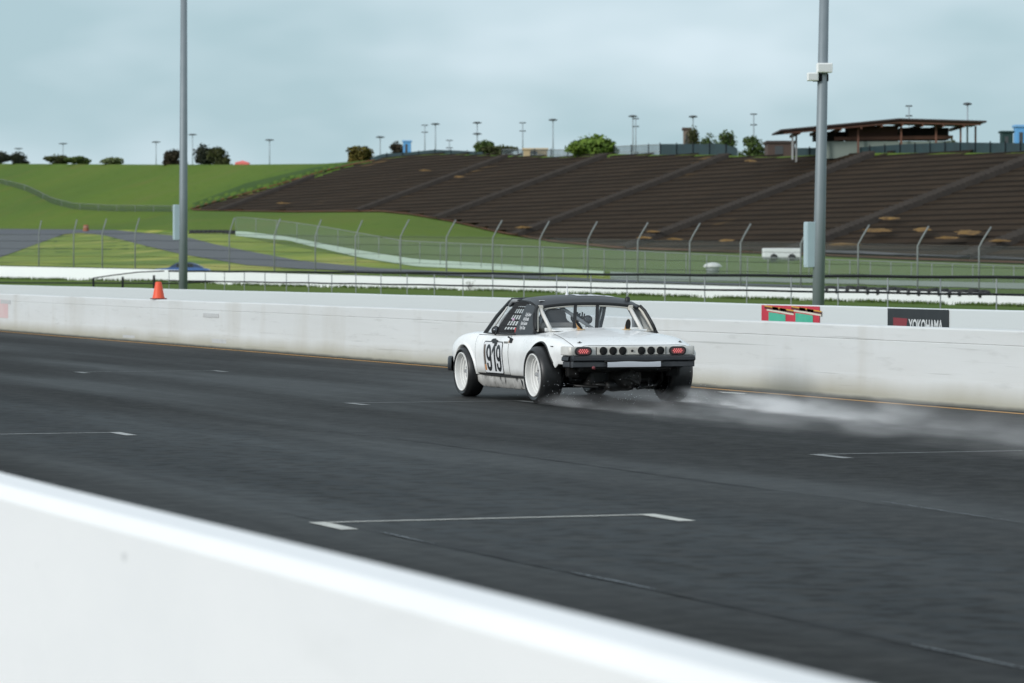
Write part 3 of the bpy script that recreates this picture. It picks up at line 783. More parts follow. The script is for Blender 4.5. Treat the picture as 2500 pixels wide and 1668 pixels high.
for k in range(2):
    s0 = L * (.10 + .47 * k)
    for f0, zt_ in ((.0, .66), (.14, .60), (.27, .53)):
        a, c = s0 + L * f0, s0 + L * (f0 + .20)
        zt_ = .575 + zt_ * .30
        slab(bo, [W(a - .1, zt_ + .07), W(c, zt_ + .035), W(c, zt_ + .015), W(a - .1, zt_ + .05)], -.0150)
        slab(bk, [W(a - .1, zt_ + .05), W(c, zt_ + .015), W(c, zt_ - .02), W(a - .1, zt_ + .01)], -.0150)
        slab(bw, [W(a, zt_ + .008), W(c, zt_ - .02), W(c, zt_ - .05), W(a, zt_ - .022)], -.0145 - .0006 * f0 * 10)
    bm = bmesh.new(); slab(bm, [W(s0 + .08, .725), W(s0 + L * .15, .715), W(s0 + L * .33, .69), W(s0 + L * .33, .15), W(s0 + .08, .15)], -.0175); obj('picture', bm, GRN, e)
obj('picture_border', bw, CRM, e); obj('stripe', bo, OCH, e); obj('stripe', bk, BRN, e)
DKS = mat('sign_black', (.020, .024, .026), .5, n=(3, .5, (.035, .04, .042), 4))
e, L = wall_sign('advertising_sign', 2170, 2318, 'black sign with a red block and white lettering on the pale grey wall', DKS)
bm = bmesh.new(); slab(bm, [W(L * .10, .70), W(L * .34, .69), W(L * .30, .40), W(L * .10, .40)]); obj('emblem', bm, mat('sign_dull_red', (.22, .03, .04), .5), e)
me = text_mesh('YOKOHAMA', .42, .012, 0, 1.0); xs = [v.co.x for v in me.vertices]; sc = L * .56 / (max(xs) - min(xs))
me.transform(Matrix.Scale(sc, 4, (1, 0, 0))); cx = (min(xs) + max(xs)) / 2 * sc
for v_ in me.vertices: v_.co = Vector((-.0155, -(v_.co.x - cx) + L * .36, .575 + v_.co.y * .62))
o = obj('lettering', me, mat('sign_white', (.62, .64, .64), .5), e)
me.flip_normals()

# ------------------------------------------------------------------ traffic cone on the trackside wall
ORG = mat('cone_orange', (.80, .095, .035), .5); ORD = mat('cone_base', (.16, .03, .02), .7)
c = on_x(387, 730, XW1 + .1)
e = thing('traffic_cone', 'orange traffic cone standing on top of the trackside wall', 'cone', (XW1 + .10, c.y, hw + .004))
bm = bmesh.new(); box(bm, -.13, .13, -.17, .17, 0, .022, .006); obj('base', bm, ORD, e)
bm = bmesh.new(); lathe(bm, [(.128, .02), (.115, .05), (.062, .33), (.052, .345), (.0, .345)], 24, 'z'); obj('cone', bm, ORG, e)

# ------------------------------------------------------------------ trees and plants
LEAF = {}
def leaf_mat(nm, c1, c2):
    if nm not in LEAF: LEAF[nm] = mat('leaf_' + nm, c1, .75, spec=.2, n=(.9, 1.0, c2, 4))
    return LEAF[nm]
BARK = mat('bark', (.05, .038, .028), .9)
def tree(name, label, px, py_top, width, kind, c1, c2, tall=1.0, Dx=6, group='trees along the skyline', seed=0, lumps=6, n=900):
    ps = on_hill(px, tab(PYS, px)); D = (ps - CO).dot(FW) + Dx
    p = at_d(px, tab(PYS, px), D); zg = ter_z(p.x, p.y); s = D / F
    top = H - (py_top - YH) * s; hgt = top - zg; rw = width * s * (.58 if width > 100 else .70)
    e = thing(name, label, 'tree', (p.x, p.y, zg), 0, group)
    rnd = random.Random(seed + int(px)); bm = bmesh.new()
    tube(bm, [(0, 0, -.5), (.05 * rw, 0, hgt * .3), (0, .05 * rw, hgt * .75)], [rw * .10 + .05, rw * .07 + .04, .03], 7)
    for k in range(5):
        a = rnd.uniform(0, 6.28); z0 = hgt * rnd.uniform(.2, .5); tube(bm, [(0, 0, z0), (math.cos(a) * rw * .6, math.sin(a) * rw * .6, z0 + hgt * .28)], [.06, .02], 5)
    obj('trunk', bm, BARK, e)
    cs = []
    for k in range(lumps):
        a = rnd.uniform(0, 6.28); rr = rw * rnd.uniform(.1, .62); z0 = hgt * rnd.uniform(.06, .76)
        if kind == 'tall': rr *= .8
        cs.append((math.cos(a) * rr, math.sin(a) * rr, z0, rw * rnd.uniform(.40, .62), hgt * rnd.uniform(.16, .28)))
    cs.append((0, 0, hgt * .50, rw * .70, hgt * .50))
    v = []; f = []; ls = max(.09, rw * .085)
    for k in range(n):
        cx_, cy_, cz_, ra, rh = rnd.choice(cs)
        d = Vector((rnd.gauss(0, 1), rnd.gauss(0, 1), rnd.gauss(0, 1))).normalized() * rnd.uniform(.55, 1.05)
        q = Vector((cx_ + d.x * ra, cy_ + d.y * ra, max(.05, cz_ + d.z * rh)))
        m3 = Matrix.Rotation(rnd.uniform(0, 6.28), 3, Vector((rnd.gauss(0, 1), rnd.gauss(0, 1), rnd.gauss(0, 1))).normalized())
        s_ = ls * rnd.uniform(.6, 1.4); i0 = len(v)
        v += [q + m3 @ Vector(c) for c in ((-s_, -s_ * .5, 0), (s_, -s_ * .4, 0), (s_ * .8, s_ * .6, s_ * .3), (-s_ * .7, s_ * .5, -s_ * .2))]
        f.append((i0, i0 + 1, i0 + 2, i0 + 3))
    pydata('crown', v, f, leaf_mat(*c1) if c2 is None else leaf_mat(c1, *c2), e)
    return e
DK = ('dark', ((.022, .030, .020), (.045, .050, .030))); OL = ('olive', ((.050, .062, .022), (.080, .085, .030))); GD = ('golden', ((.15, .105, .025), (.08, .09, .02)))
GN = ('green', ((.050, .085, .022), (.09, .12, .03))); LG = ('light', ((.15, .22, .035), (.08, .14, .02))); BR = ('brown', ((.060, .045, .028), (.035, .035, .02))); PG = ('pale', ((.13, .16, .07), (.17, .20, .09)))
for px, pt_, wd, kd, cc, lb in (
    (2, 369, 42, 'tall', DK, 'dark upright tree at the very left end of the skyline'),
    (45, 371, 44, 'tall', DK, 'second dark upright tree from the left, behind the hill crest'),
    (140, 379, 50, 'round', OL, 'low round olive tree on the hill crest below the far left lamp'),
    (195, 381, 48, 'round', GN, 'small green tree right of the low olive tree on the hill crest'),
    (275, 385, 52, 'round', PG, 'faint pale yellow green bush on the hill crest'),
    (427, 363, 50, 'round', BR, 'brownish tree just left of the left lighting pole'),
    (497, 349, 52, 'tall', DK, 'tallest dark tree right of the left lighting pole'),
    (533, 358, 54, 'tall', OL, 'dark olive tree beside the tallest dark tree'),
    (882, 358, 66, 'round', GD, 'golden leaved tree where the green hill meets the terraces'),
    (972, 344, 40, 'tall', BR, 'dark brown narrow tree beside the left blue cabin'),
    (1182, 344, 56, 'round', GN, 'mid green tree standing above the terraces'),
    (1222, 357, 66, 'round', OL, 'lower olive shrub right of the mid green tree'),
    (1450, 329, 130, 'round', LG, 'wide bright green tree on the crest above the terraces'),
    (1690, 303, 36, 'tall', OL, 'tall olive tree beside the small brown tower'),
    (1731, 323, 44, 'tall', GN, 'middle one of three green trees behind the dark screens'),
    (1777, 315, 48, 'tall', GN, 'right one of three green trees behind the dark screens'),
    (1840, 333, 54, 'round', GN, 'green bush left of the brown box building'),
    (2322, 338, 34, 'round', OL, 'small olive bush right of the pavilion')):
    tree('tree', lb, px, pt_, wd, kd, cc[0], cc[1], n=2200 if wd > 100 else 1500, lumps=10 if wd > 100 else 6)
# weed in front of the white wall
p = at_d(1147, 706, tab(D3, 1147) - 1.2); zg = ter_z(p.x, p.y)
e = thing('weed_bush', 'small dark weed standing against the bright white wall', 'plant', (p.x, p.y, zg))
v = []; f = []; rnd = random.Random(3)
for k in range(90):
    a = rnd.uniform(0, 6.28); r_ = rnd.uniform(0, .35); z0 = rnd.uniform(.0, .62); i0 = len(v)
    v += [Vector((math.cos(a) * r_, math.sin(a) * r_, z0)) + Vector((rnd.uniform(-.07, .07), rnd.uniform(-.07, .07), rnd.uniform(-.05, .05))) for _ in range(3)]; f.append((i0, i0 + 1, i0 + 2))
pydata('leaves', v, f, leaf_mat(*('dark', *DK[1])), e)
bm = bmesh.new()
for k in range(5):
    a = k * 1.3; tube(bm, [(0, 0, -.1), (math.cos(a) * .25, math.sin(a) * .25, .5)], .012, 4)
obj('stem', bm, BARK, e)

# ------------------------------------------------------------------ skyline lamp posts
LHD = mat('lamp_head_grey', (.055, .062, .066), .5); LPL = mat('lamp_pole_pale', (.34, .40, .43), .6)
def lamp(px, py, label, heads=1, extra=None, D_=None, strong=True):
    ps = on_hill(px, tab(PYS, px)); D = (ps - CO).dot(FW) + 25
    p = at_d(px, py, D); zg = ter_z(p.x, p.y); s = D / F
    e = thing('lamp_post', label, 'lamp post', (p.x, p.y, zg), 0, 'lamp posts along the skyline'); hz = p.z - zg
    bm = bmesh.new(); tube(bm, [(0, 0, -.5), (0, 0, hz)], [.10, .06], 6); obj('pole', bm, LPL, e)
    for k, dz in enumerate([0] + ([] if extra is None else [extra])):
        bm = bmesh.new(); z0 = hz - (dz - py) * s if k else hz
        rr = (11 if strong else 8) * s
        if strong:
            lathe(bm, [(.0, z0 + .09), (rr * .5, z0 + .11), (rr, z0 + .02), (rr, z0 - .05), (rr * .5, z0 - .10), (0, z0 - .10)], 16, 'z')
        else:
            q = RT * rr; tube(bm, [-q + Vector((0, 0, z0)), q + Vector((0, 0, z0))], .06, 6)
        obj('lamp_head', bm, LHD, e)
    if not strong and extra is not None:
        bm = bmesh.new(); box(bm, -.25, .25, -.25, .25, .3, .3 + 22 * s, .02); obj('base_box', bm, LPL, e)
    return e
for px, py, lb in ((45, 363, 'lamp post above the dark trees at far left'), (154, 351, 'lamp post above the low olive tree'), (381, 347, 'lamp post on the grass crest left of the left lighting pole'),
                   (470, 329, 'dark lamp head showing right beside the left lighting pole'), (658, 342, 'lonely lamp post above the middle of the green crest'), (928, 335, 'lamp post between the golden tree and the dark narrow tree'),
                   (1063, 303, 'lamp post just right of the first double crossarm pole'), (1350, 293, 'lamp post left of the wide bright green tree'),
                   (1545, 284, 'lamp post right of the wide bright green tree'), (1692, 285, 'lamp post above the tall olive tree'), (2362, 254, 'highest lamp post, above the right end of the pavilion')):
    lamp(px, py, lb)
lamp(1165, 300, 'lamp post with two stacked heads above the mid green tree', extra=327)
for px, py, ex, lb in ((1037, 306, 323, 'first thin pole with two crossarms, left of a lamp post'), (1276, 300, 320, 'thin crossarm pole above the tan shed'), (1552, 290, 309, 'thin crossarm pole behind the lamp beside the bright tree'),
                       (1840, 279, 305, 'thin crossarm pole above the bush left of the brown building'), (2219, 259, 283, 'thin crossarm pole rising behind the pavilion roof'), (1097, 343, 361, 'short thin crossarm pole left of the mid green tree')):
    lamp(px, py, lb, extra=ex, strong=False)

# ------------------------------------------------------------------ skyline buildings, screens and cabins
def sky_frame(px, Dx=4, py=None):
    ps = on_hill(px, tab(PYS, px)); D = (ps - CO).dot(FW) + Dx
    p = at_d(px, py or tab(PYS, px), D); return p, D, D / F
def sky_box(name, label, cat, x0, x1, y0, y1, m, Dx=4, depth=2.5, roof=None, roof_h=0, parts=None, group=None):
    px = (x0 + x1) / 2; p, D, s = sky_frame(px, Dx); zg = ter_z(p.x, p.y) - .1
    hgt = H - (y0 - YH) * s - zg; hw_ = (x1 - x0) / 2 * s
    e = thing(name, label, cat, (p.x, p.y, zg), -TH, group)
    bm = bmesh.new(); box(bm, -hw_, hw_, 0, depth, 0, hgt - roof_h, .03); obj('wall', bm, m, e)
    if roof is not None:
        bm = bmesh.new(); box(bm, -hw_ - .12, hw_ + .12, -.12, depth + .12, hgt - roof_h, hgt, .03); obj('roof', bm, roof, e)
    bm = bmesh.new(); box(bm, -hw_ * .45, hw_ * .15, -.03, .01, .02, (hgt - roof_h) * .85, .01); d = obj('door', bm, mat('door_dark', (.06, .065, .07), .6), e)
    return e, hw_, hgt
BLU = mat('cabin_blue', (.12, .36, .68), .5); TEAL = mat('screen_teal', (.016, .034, .040), .7, n=(.8, .6, (.02, .055, .065), 4)); BRW = mat('building_brown', (.085, .055, .045), .8, n=(.5, .5, (.06, .04, .035), 4)); TAN = mat('shed_tan', (.50, .38, .22), .7); DGN = mat('cabin_dark_green', (.010, .040, .038), .6)
sky_box('portable_toilet', 'left bright blue cabin beside the dark narrow tree', 'cabin', 984, 1003, 343, 375, BLU, roof=mat('cabin_roof', (.2, .42, .7), .5), roof_h=.2, depth=1.3)
sky_box('portable_toilet', 'right bright blue cabin at the edge of the frame beyond the green cabin', 'cabin', 2480, 2510, 305, 352, BLU, roof=mat('cabin_roof', (.2, .42, .7), .5), roof_h=.2, depth=1.3, Dx=12)
sky_box('portable_toilet', 'dark green cabin between the pavilion and the right blue cabin', 'cabin', 2446, 2473, 320, 360, DGN, roof=DGN, roof_h=.15, depth=1.2)
sky_box('small_building', 'low brown box building left of the pavilion', 'building', 1874, 1940, 344, 384, BRW, roof=mat('roof_brown', (.05, .035, .03), .8), roof_h=.25, depth=4)
sky_box('shed', 'tan shed left of the wide bright green tree', 'shed', 1278, 1336, 362, 380, TAN, roof=mat('shed_roof', (.58, .44, .26), .7), roof_h=.2, depth=3)
sky_box('watch_tower', 'slim brown tower with a flat cap beside the tall olive tree', 'tower', 1669, 1686, 312, 350, mat('tower_tan', (.19, .15, .12), .8), roof=BRW, roof_h=.25, depth=1.2, Dx=10)
# pinkish red canopy tent
p, D, s = sky_frame(592, 8); zg = ter_z(p.x, p.y)
e = thing('canopy_tent', 'small pinkish red canopy tent peeking over the green crest', 'tent', (p.x, p.y, zg), -TH)
hh = H - (392 - YH) * s - zg; hx = 17 * s; bm = bmesh.new(); vs = [bm.verts.new(c) for c in ((-hx, -hx, hh * .62), (hx, -hx, hh * .62), (hx, hx, hh * .62), (-hx, hx, hh * .62), (0, 0, hh))]
for a in range(4): bm.faces.new((vs[a], vs[(a + 1) % 4], vs[4]))
for a in range(4):
    w_ = [bm.verts.new(vs[a].co - Vector((0, 0, .3))), bm.verts.new(vs[(a + 1) % 4].co - Vector((0, 0, .3)))]; bm.faces.new((vs[a], vs[(a + 1) % 4], w_[1], w_[0]))
obj('canopy', bm, mat('tent_red', (.75, .16, .14), .6), e)
for sx_ in (-1, 1):
    for sy_ in (-1, 1):
        bm = bmesh.new(); tube(bm, [(sx_ * hx * .95, sy_ * hx * .95, -.3), (sx_ * hx * .95, sy_ * hx * .95, hh * .62)], .03, 5); obj('leg', bm, GALV, e)
# screens along the crest
def screen(name, label, x0, x1, tops_, m, Dx=2.0, th=.08, posts=True, thin=False):
    cs = list(np.linspace(x0, x1, max(4, int((x1 - x0) / 12)))); p0, _, _ = sky_frame(cs[0], Dx); v = []; f = []
    z0 = ter_z(p0.x, p0.y); p0.z = z0; e = thing(name, label, 'fence', p0); ends = []
    for i, px in enumerate(cs):
        p, D, s = sky_frame(px, Dx); zb_ = ter_z(p.x, p.y) - .3; zt_ = H - (tab(tops_, px) - YH) * s; q = Vector((p.x, p.y, 0)).normalized() * th
        a = Vector((p.x - p0.x, p.y - p0.y, 0))
        v += [a + Vector((0, 0, zb_ - z0)), a + Vector((0, 0, zt_ - z0)), a + q + Vector((0, 0, zt_ - z0)), a + q + Vector((0, 0, zb_ - z0))]
        ends.append((a, zt_ - z0, zb_ - z0))
        if i:
            b0 = 4 * (i - 1)
            for k in (range(3) if not thin else range(1)): f.append((b0 + k, b0 + 4 + k, b0 + 4 + (k + 1) % 4, b0 + (k + 1) % 4))
    pydata('screen_panel' if not thin else 'wire_mesh', v, f, m, e)
    for a, zt_, zb_ in ends[::3]:
        bm = bmesh.new(); tube(bm, [a + Vector((-.05, -.05, zb_)), a + Vector((-.05, -.05, zt_ + .12))], .05, 5); obj('post', bm, BLACKP, e)
    if thin:
        bm = bmesh.new(); tube(bm, [a + Vector((0, 0, zt_)) for a, zt_, zb_ in ends], .04, 4); tube(bm, [a + Vector((0, 0, (zt_ + zb_) / 2)) for a, zt_, zb_ in ends], .03, 4); obj('rail', bm, POSTG, e)
    return e
screen('screen_fence', 'low dark teal screen along the crest left of the mid green tree', 905, 1180, [(905, 386), (935, 376), (1000, 372), (1060, 366), (1120, 368), (1180, 372)], TEAL)
screen('screen_fence', 'tall dark teal screen on the crest below the small brown tower', 1612, 1800, [(1612, 352), (1720, 352), (1740, 350), (1770, 353), (1800, 362)], TEAL, Dx=1.0)
screen('railing', 'see-through railing on the crest around the tan shed', 1225, 1400, [(1225, 365), (1400, 366)], MESH_S, thin=True)
screen('railing', 'see-through railing on the crest right of the wide bright green tree', 1500, 1612, [(1500, 358), (1612, 353)], MESH_S, thin=True)
screen('screen_fence', 'long low dark screen on the crest under and right of the pavilion', 1940, 2700, [(1940, 362), (2100, 360), (2200, 353), (2330, 348), (2500, 350), (2700, 345)], TEAL, Dx=1.5)

# pavilion with a broad low pitched roof
p, D, s = sky_frame(2190, 9); zg = ter_z(p.x, p.y)
e = thing('pavilion', 'open brown timber pavilion with a wide low pitched roof above the terraces', 'pavilion', (p.x, p.y, zg), -TH)
def sz(py): return H - (py - YH) * s - zg
def su(px): return (px - 2190) * s
PB = mat('pavilion_roof', (.035, .020, .018), .7, n=(.6, .5, (.05, .03, .025), 4)); PW = mat('pavilion_timber', (.20, .085, .055), .7, n=(.8, .6, (.11, .05, .035), 4))
bm = bmesh.new(); dep = 9
def slabp(x0, z0, x1, z1, th, y0, y1):
    vs = [bm.verts.new(c) for c in ((x0, y0, z0), (x1, y0, z1), (x1, y0, z1 - th), (x0, y0, z0 - th), (x0, y1, z0), (x1, y1, z1), (x1, y1, z1 - th), (x0, y1, z0 - th))]
    for q in ((0, 3, 2, 1), (4, 5, 6, 7), (0, 1, 5, 4), (2, 3, 7, 6), (0, 4, 7, 3), (1, 2, 6, 5)): bm.faces.new([vs[i] for i in q])
slabp(su(1903), sz(318), su(2190), sz(291), .14, -1.5, dep); slabp(su(2190), sz(291), su(2403), sz(297), .14, -1.5, dep)
obj('roof', bm, PB, e)
bm = bmesh.new()
slabp(su(1912), sz(324), su(2190), sz(298), .16, -1.2, -.9); slabp(su(2190), sz(298), su(2390), sz(303), .16, -1.2, -.9)
slabp(su(2040), sz(334), su(2330), sz(330), .28, 1.0, 1.3)
for k in range(9):
    x0 = su(1950 + k * 50); zz = sz(tab([(1903, 325), (2190, 301), (2403, 306)], 1950 + k * 50)); bm2 = None
    slabp(x0 - .08, zz, x0 + .08, zz, .25, -1.1, dep)
obj('beam', bm, PW, e)
bm = bmesh.new(); box(bm, su(2080), su(2200), 2.5, 6.5, 0, sz(305), .02); obj('core_wall', bm, mat('pavilion_core', (.13, .065, .045), .8), e)
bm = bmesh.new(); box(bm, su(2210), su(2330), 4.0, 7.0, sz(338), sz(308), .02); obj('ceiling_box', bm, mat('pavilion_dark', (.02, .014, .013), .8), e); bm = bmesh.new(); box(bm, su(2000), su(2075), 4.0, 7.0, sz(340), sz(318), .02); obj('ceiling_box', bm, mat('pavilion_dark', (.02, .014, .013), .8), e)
for px, yy in ((1935, 0), (2010, 0), (2095, 0), (2200, 0), (2285, 0), (2345, 0), (2385, 1), (1960, 7), (2060, 7), (2290, 7)):
    bm = bmesh.new(); x0 = su(px); box(bm, x0 - .075, x0 + .075, yy - .075, yy + .075, -.2, sz(tab([(1903, 326), (2190, 302), (2403, 308)], px)), .01); obj('post', bm, PW if px > 2050 else mat('post_pale', (.35, .36, .36), .7), e)
bm = bmesh.new(); box(bm, su(2020), su(2330), .6, 1.2, -.1, sz(345), .02); obj('counter', bm, mat('counter_grey_green', (.22, .26, .23), .8), e)

# ------------------------------------------------------------------ small things on the infield
p = on_ter(1908, 638); D = (p - CO).dot(FW); s = D / F
e = thing('utility_trailer', 'white box trailer parked at the foot of the terraces', 'trailer', p, -TH)
hx = 46 * s; hz = 31 * s
bm = bmesh.new(); box(bm, -hx, hx, -.8, .8, hz * .28, hz * 1.02, .06); obj('body', bm, mat('trailer_white', (.78, .80, .80), .5), e)
bm = bmesh.new(); box(bm, -hx * .95, hx * .95, -.7, .7, hz * .12, hz * .28, .02); obj('chassis', bm, mat('chassis_grey', (.25, .27, .27), .6), e)
for xx in (-.45, .5):
    for yy in (-.82, .82):
        bm = bmesh.new(); lathe(bm, [(0, -.08), (.22, -.08), (.25, 0), (.22, .08), (0, .08)], 16, 'y', c=(hx * xx, yy, .24)); obj('wheel', bm, BLACKP, e)
p = on_ter(1740, 668); D = (p - CO).dot(FW); s = D / F
e = thing('domed_bin', 'grey bin with a white domed lid on the grass below the terraces', 'bin', p, -TH)
hx = 20 * s; hz = 27 * s
bm = bmesh.new(); lathe(bm, [(0, 0), (hx * .75, 0), (hx * .85, hz * .6), (0, hz * .6)], 18, 'z'); obj('body', bm, mat('bin_grey', (.28, .31, .33), .6), e)
bm = bmesh.new(); lathe(bm, [(hx * 1.12, hz * .58), (hx * 1.15, hz * .66), (hx * .9, hz * .86), (hx * .4, hz * .98), (0, hz)], 20, 'z'); obj('lid', bm, mat('bin_white', (.85, .86, .86), .5), e)
p = on_ter(210, 566); D = (p - CO).dot(FW); s = D / F
e = thing('traffic_barrel', 'dull orange barrel beside the infield road at far left', 'barrel', p, 0)
bm = bmesh.new(); lathe(bm, [(0, 0), (8 * s, 0), (8 * s, .1), (6.5 * s, 9 * s), (6 * s, 17 * s), (0, 17 * s)], 16, 'z'); obj('drum', bm, mat('barrel_orange', (.28, .10, .05), .7), e)
bm = bmesh.new(); lathe(bm, [(6.7 * s, 10 * s), (6.5 * s, 13 * s)], 16, 'z'); obj('reflective_band', bm, mat('barrel_band', (.35, .2, .15), .6), e)

# tyres: behind the white wall on the right, and in front of the green wall on the left
TY = mat('tyre_rubber', (.014, .015, .017), .75, n=(12, .5, (.028, .028, .030), 3))
def tyre_obj(label, group, loc, R_=.32, tilt=(R(90), 0, 0)):
    bm = bmesh.new(); lathe(bm, [(R_ * .45, -.12), (R_ * .85, -.17), (R_, -.13), (R_, .13), (R_ * .85, .17), (R_ * .45, .12), (R_ * .45, -.12)], 20, 'z')
    o = obj('tyre', bm, TY, None, loc=loc); o.rotation_euler = tilt; tag(o, label, 'tyre', group); return o
ORD = ['first','second','third','fourth','fifth','sixth','seventh','eighth','ninth','tenth','eleventh','twelfth','thirteenth','fourteenth','fifteenth','sixteenth']
for i in range(16):
    px = 2028 + i * 25; D = tab(D3, px) + .45; q = at_d(px, tab(W3T, px) - 3 + 2.5 * math.sin(i * 1.7), D)
    lb = ORD[i] + ' black tyre to the right of the lighting pole, along the white wall'
    if i == 0: t0 = tyre_obj(lb, 'tyres on the right white wall', (q.x, q.y, q.z - .09), .30, (R(8), 0, -TH))
    else:
        c_ = t0.copy(); c_['label'] = lb; COL.objects.link(c_); c_.location = (q.x, q.y, q.z - .09); c_.rotation_euler = (R(12 * math.sin(i * 2.2)), R(8 * math.sin(i)), -TH + .3 * math.sin(i * 2))
for i in range(10):
    px = 470 + i * 11; q = on_ter(px, 570 - (0 if i < 8 else -1)); 
    lb = ORD[9 - i] + ' black tyre to the left of the pale green wall end'
    if i == 0: t1 = tyre_obj(lb, 'tyres left of the green wall', (q.x, q.y, q.z + .17), .36, (0, 0, -TH))
    else:
        c_ = t1.copy(); c_['label'] = lb; COL.objects.link(c_); c_.location = (q.x, q.y, q.z + .17)

# parked blue car behind the white wall at the left pole
px = 447; D = tab(D3, px) + 7; p = at_d(px, 641, D); base = p.z - 1.30
e = thing('parked_car', 'dark blue car half hidden behind the white wall at the left lighting pole', 'car', (p.x, p.y, base), -TH)
CB = mat('car_blue', (.025, .06, .16), .35, coat=.5); CB2 = mat('car_blue_bright', (.05, .16, .50), .35, coat=.5)
def side_loft(bm, sec, y0, y1, inset=.08, mi=0):
    a = [bm.verts.new((x, y0, z)) for x, z in sec]; c_ = [bm.verts.new((x, y1, z)) for x, z in sec]
    bm.faces.new(a[::-1]); bm.faces.new(c_)
    for i in range(len(sec)): j = (i + 1) % len(sec); bm.faces.new((a[i], a[j], c_[j], c_[i]))
bm = bmesh.new(); side_loft(bm, [(-2.0, .3), (-2.05, .6), (-1.9, .85), (-.9, .93), (1.0, .95), (1.8, .85), (2.0, .6), (1.95, .3)], -.8, .8); bmesh.ops.bevel(bm, geom=list(bm.edges), offset=.05, segments=2, affect='EDGES'); obj('body', bm, CB2, e)
bm = bmesh.new(); side_loft(bm, [(-1.0, .92), (-.45, 1.26), (-.2, 1.31), (.6, 1.31), (.95, 1.2), (1.5, .92)], -.68, .68); bmesh.ops.bevel(bm, geom=list(bm.edges), offset=.05, segments=2, affect='EDGES'); obj('cabin', bm, CB, e)
bm = bmesh.new(); box(bm, -.4, .75, -.70, -.675, .98, 1.22, .01); obj('window', bm, mat('dark_glass', (.02, .025, .03), .1), e)
for xx in (-1.3, 1.25):
    for yy in (-.78, .78):
        bm = bmesh.new(); lathe(bm, [(0, -.1), (.25, -.1), (.31, -.05), (.31, .05), (.25, .1), (0, .1)], 20, 'y', c=(xx, yy, .31)); obj('wheel', bm, BLACKP, e)
#CAR

# ================================================================== the race car
CYAW = TH - R(20.0)                                 # car heading relative to the track
_L, _D = 1.086, 42.505
CPOS = RT * _L + FW * _D
car = thing('racing_car', 'white mid-engined racing car with black roof and number 919 speeding along the wet track', 'car', (CPOS.x, CPOS.y, 0), R(90) + TH * 0 - CYAW)
# car axes: x forward, y left, z up
def pchip(t, x):
    xs = [a for a, b_ in t]; ys_ = [b_ for a, b_ in t]
    if x <= xs[0]: return ys_[0]
    if x >= xs[-1]: return ys_[-1]
    n = len(xs); h = [xs[i + 1] - xs[i] for i in range(n - 1)]; dl = [(ys_[i + 1] - ys_[i]) / h[i] for i in range(n - 1)]
    m = [dl[0]] + [0 if dl[i - 1] * dl[i] <= 0 else 2 * dl[i - 1] * dl[i] / (dl[i - 1] + dl[i]) for i in range(1, n - 1)] + [dl[-1]]
    i = max(k for k in range(n - 1) if xs[k] <= x); s = (x - xs[i]) / h[i]
    return (2 * s**3 - 3 * s**2 + 1) * ys_[i] + (s**3 - 2 * s**2 + s) * h[i] * m[i] + (-2 * s**3 + 3 * s**2) * ys_[i + 1] + (s**3 - s**2) * h[i] * m[i + 1]
TW = [(-.80, .735), (-.70, .757), (-.5, .785), (-.3, .815), (0, .838), (.3, .838), (.55, .822), (.9, .812), (1.4, .812), (1.9, .825), (2.15, .852), (2.45, .872), (2.8, .862), (2.98, .835), (3.10, .78), (3.18, .66)]
TS = [(-.80, .640), (-.72, .662), (-.55, .692), (-.3, .725), (0, .745), (.4, .758), (.9, .755), (1.6, .750), (2.1, .750), (2.4, .748), (2.7, .722), (2.95, .665), (3.1, .59), (3.18, .50)]
TC = [(-.80, .655), (-.70, .690), (-.45, .742), (0, .802), (.30, .832), (.40, .838), (.50, .80), (1.9, .78), (2.1, .785), (2.5, .745), (2.9, .665), (3.1, .59), (3.18, .52)]
TB = [(-.80, .44), (-.42, .44), (-.36, .40), (-.2, .275), (2.1, .275), (2.75, .275), (2.9, .30), (3.18, .34)]
def section(x):
    w_, zs, zc, zb_ = pchip(TW, x), pchip(TS, x), pchip(TC, x), tab(TB, x)
    hgt = zs - zb_
    c = [(w_ - .12, zb_), (w_ - .045, zb_ + .004), (w_ - .024, zb_ + .045 * hgt / .45), (w_ - .010, zb_ + .30 * hgt), (w_, zb_ + .52 * hgt), (w_ - .006, zb_ + .72 * hgt),
         (w_ - .028, zb_ + .88 * hgt), (w_ - .070, zs - .006), (w_ - .135, zs + .010), (w_ - .22, zs + .016 + .12 * (zc - zs)), (w_ * .45, zs + .75 * (zc - zs) + .004), (0, zc)]
    return c
def catmull(c, per=5):
    o = []
    for i in range(len(c) - 1):
        p0, p1, p2, p3 = c[max(i - 1, 0)], c[i], c[i + 1], c[min(i + 2, len(c) - 1)]
        if i == 0: p0 = p1
        for k in range(per):
            s = k / per
            o.append(tuple(.5 * (2 * p1[j] + (p2[j] - p0[j]) * s + (2 * p0[j] - 5 * p1[j] + 4 * p2[j] - p3[j]) * s * s + (-p0[j] + 3 * p1[j] - 3 * p2[j] + p3[j]) * s**3) for j in (0, 1)))
    return o + [c[-1]]
def side_y(x, z):
    """outer surface at height z on the flank (below the shoulder)"""
    c = catmull(section(x), 6); best = None
    for (y0, z0), (y1, z1) in zip(c, c[1:]):
        if y1 < .5: break
        if (z0 - z) * (z1 - z) <= 0 and z0 != z1: best = y0 + (y1 - y0) * (z - z0) / (z1 - z0)
    return best if best is not None else pchip(TW, x) - .1
def top_z(x, y):
    c = catmull(section(x), 6); y = abs(y)
    for (y0, z0), (y1, z1) in list(zip(c, c[1:]))[::-1]:
        if y1 <= y <= y0 and y0 != y1: return z0 + (z1 - z0) * (y - y0) / (y1 - y0)
    return pchip(TS, x)

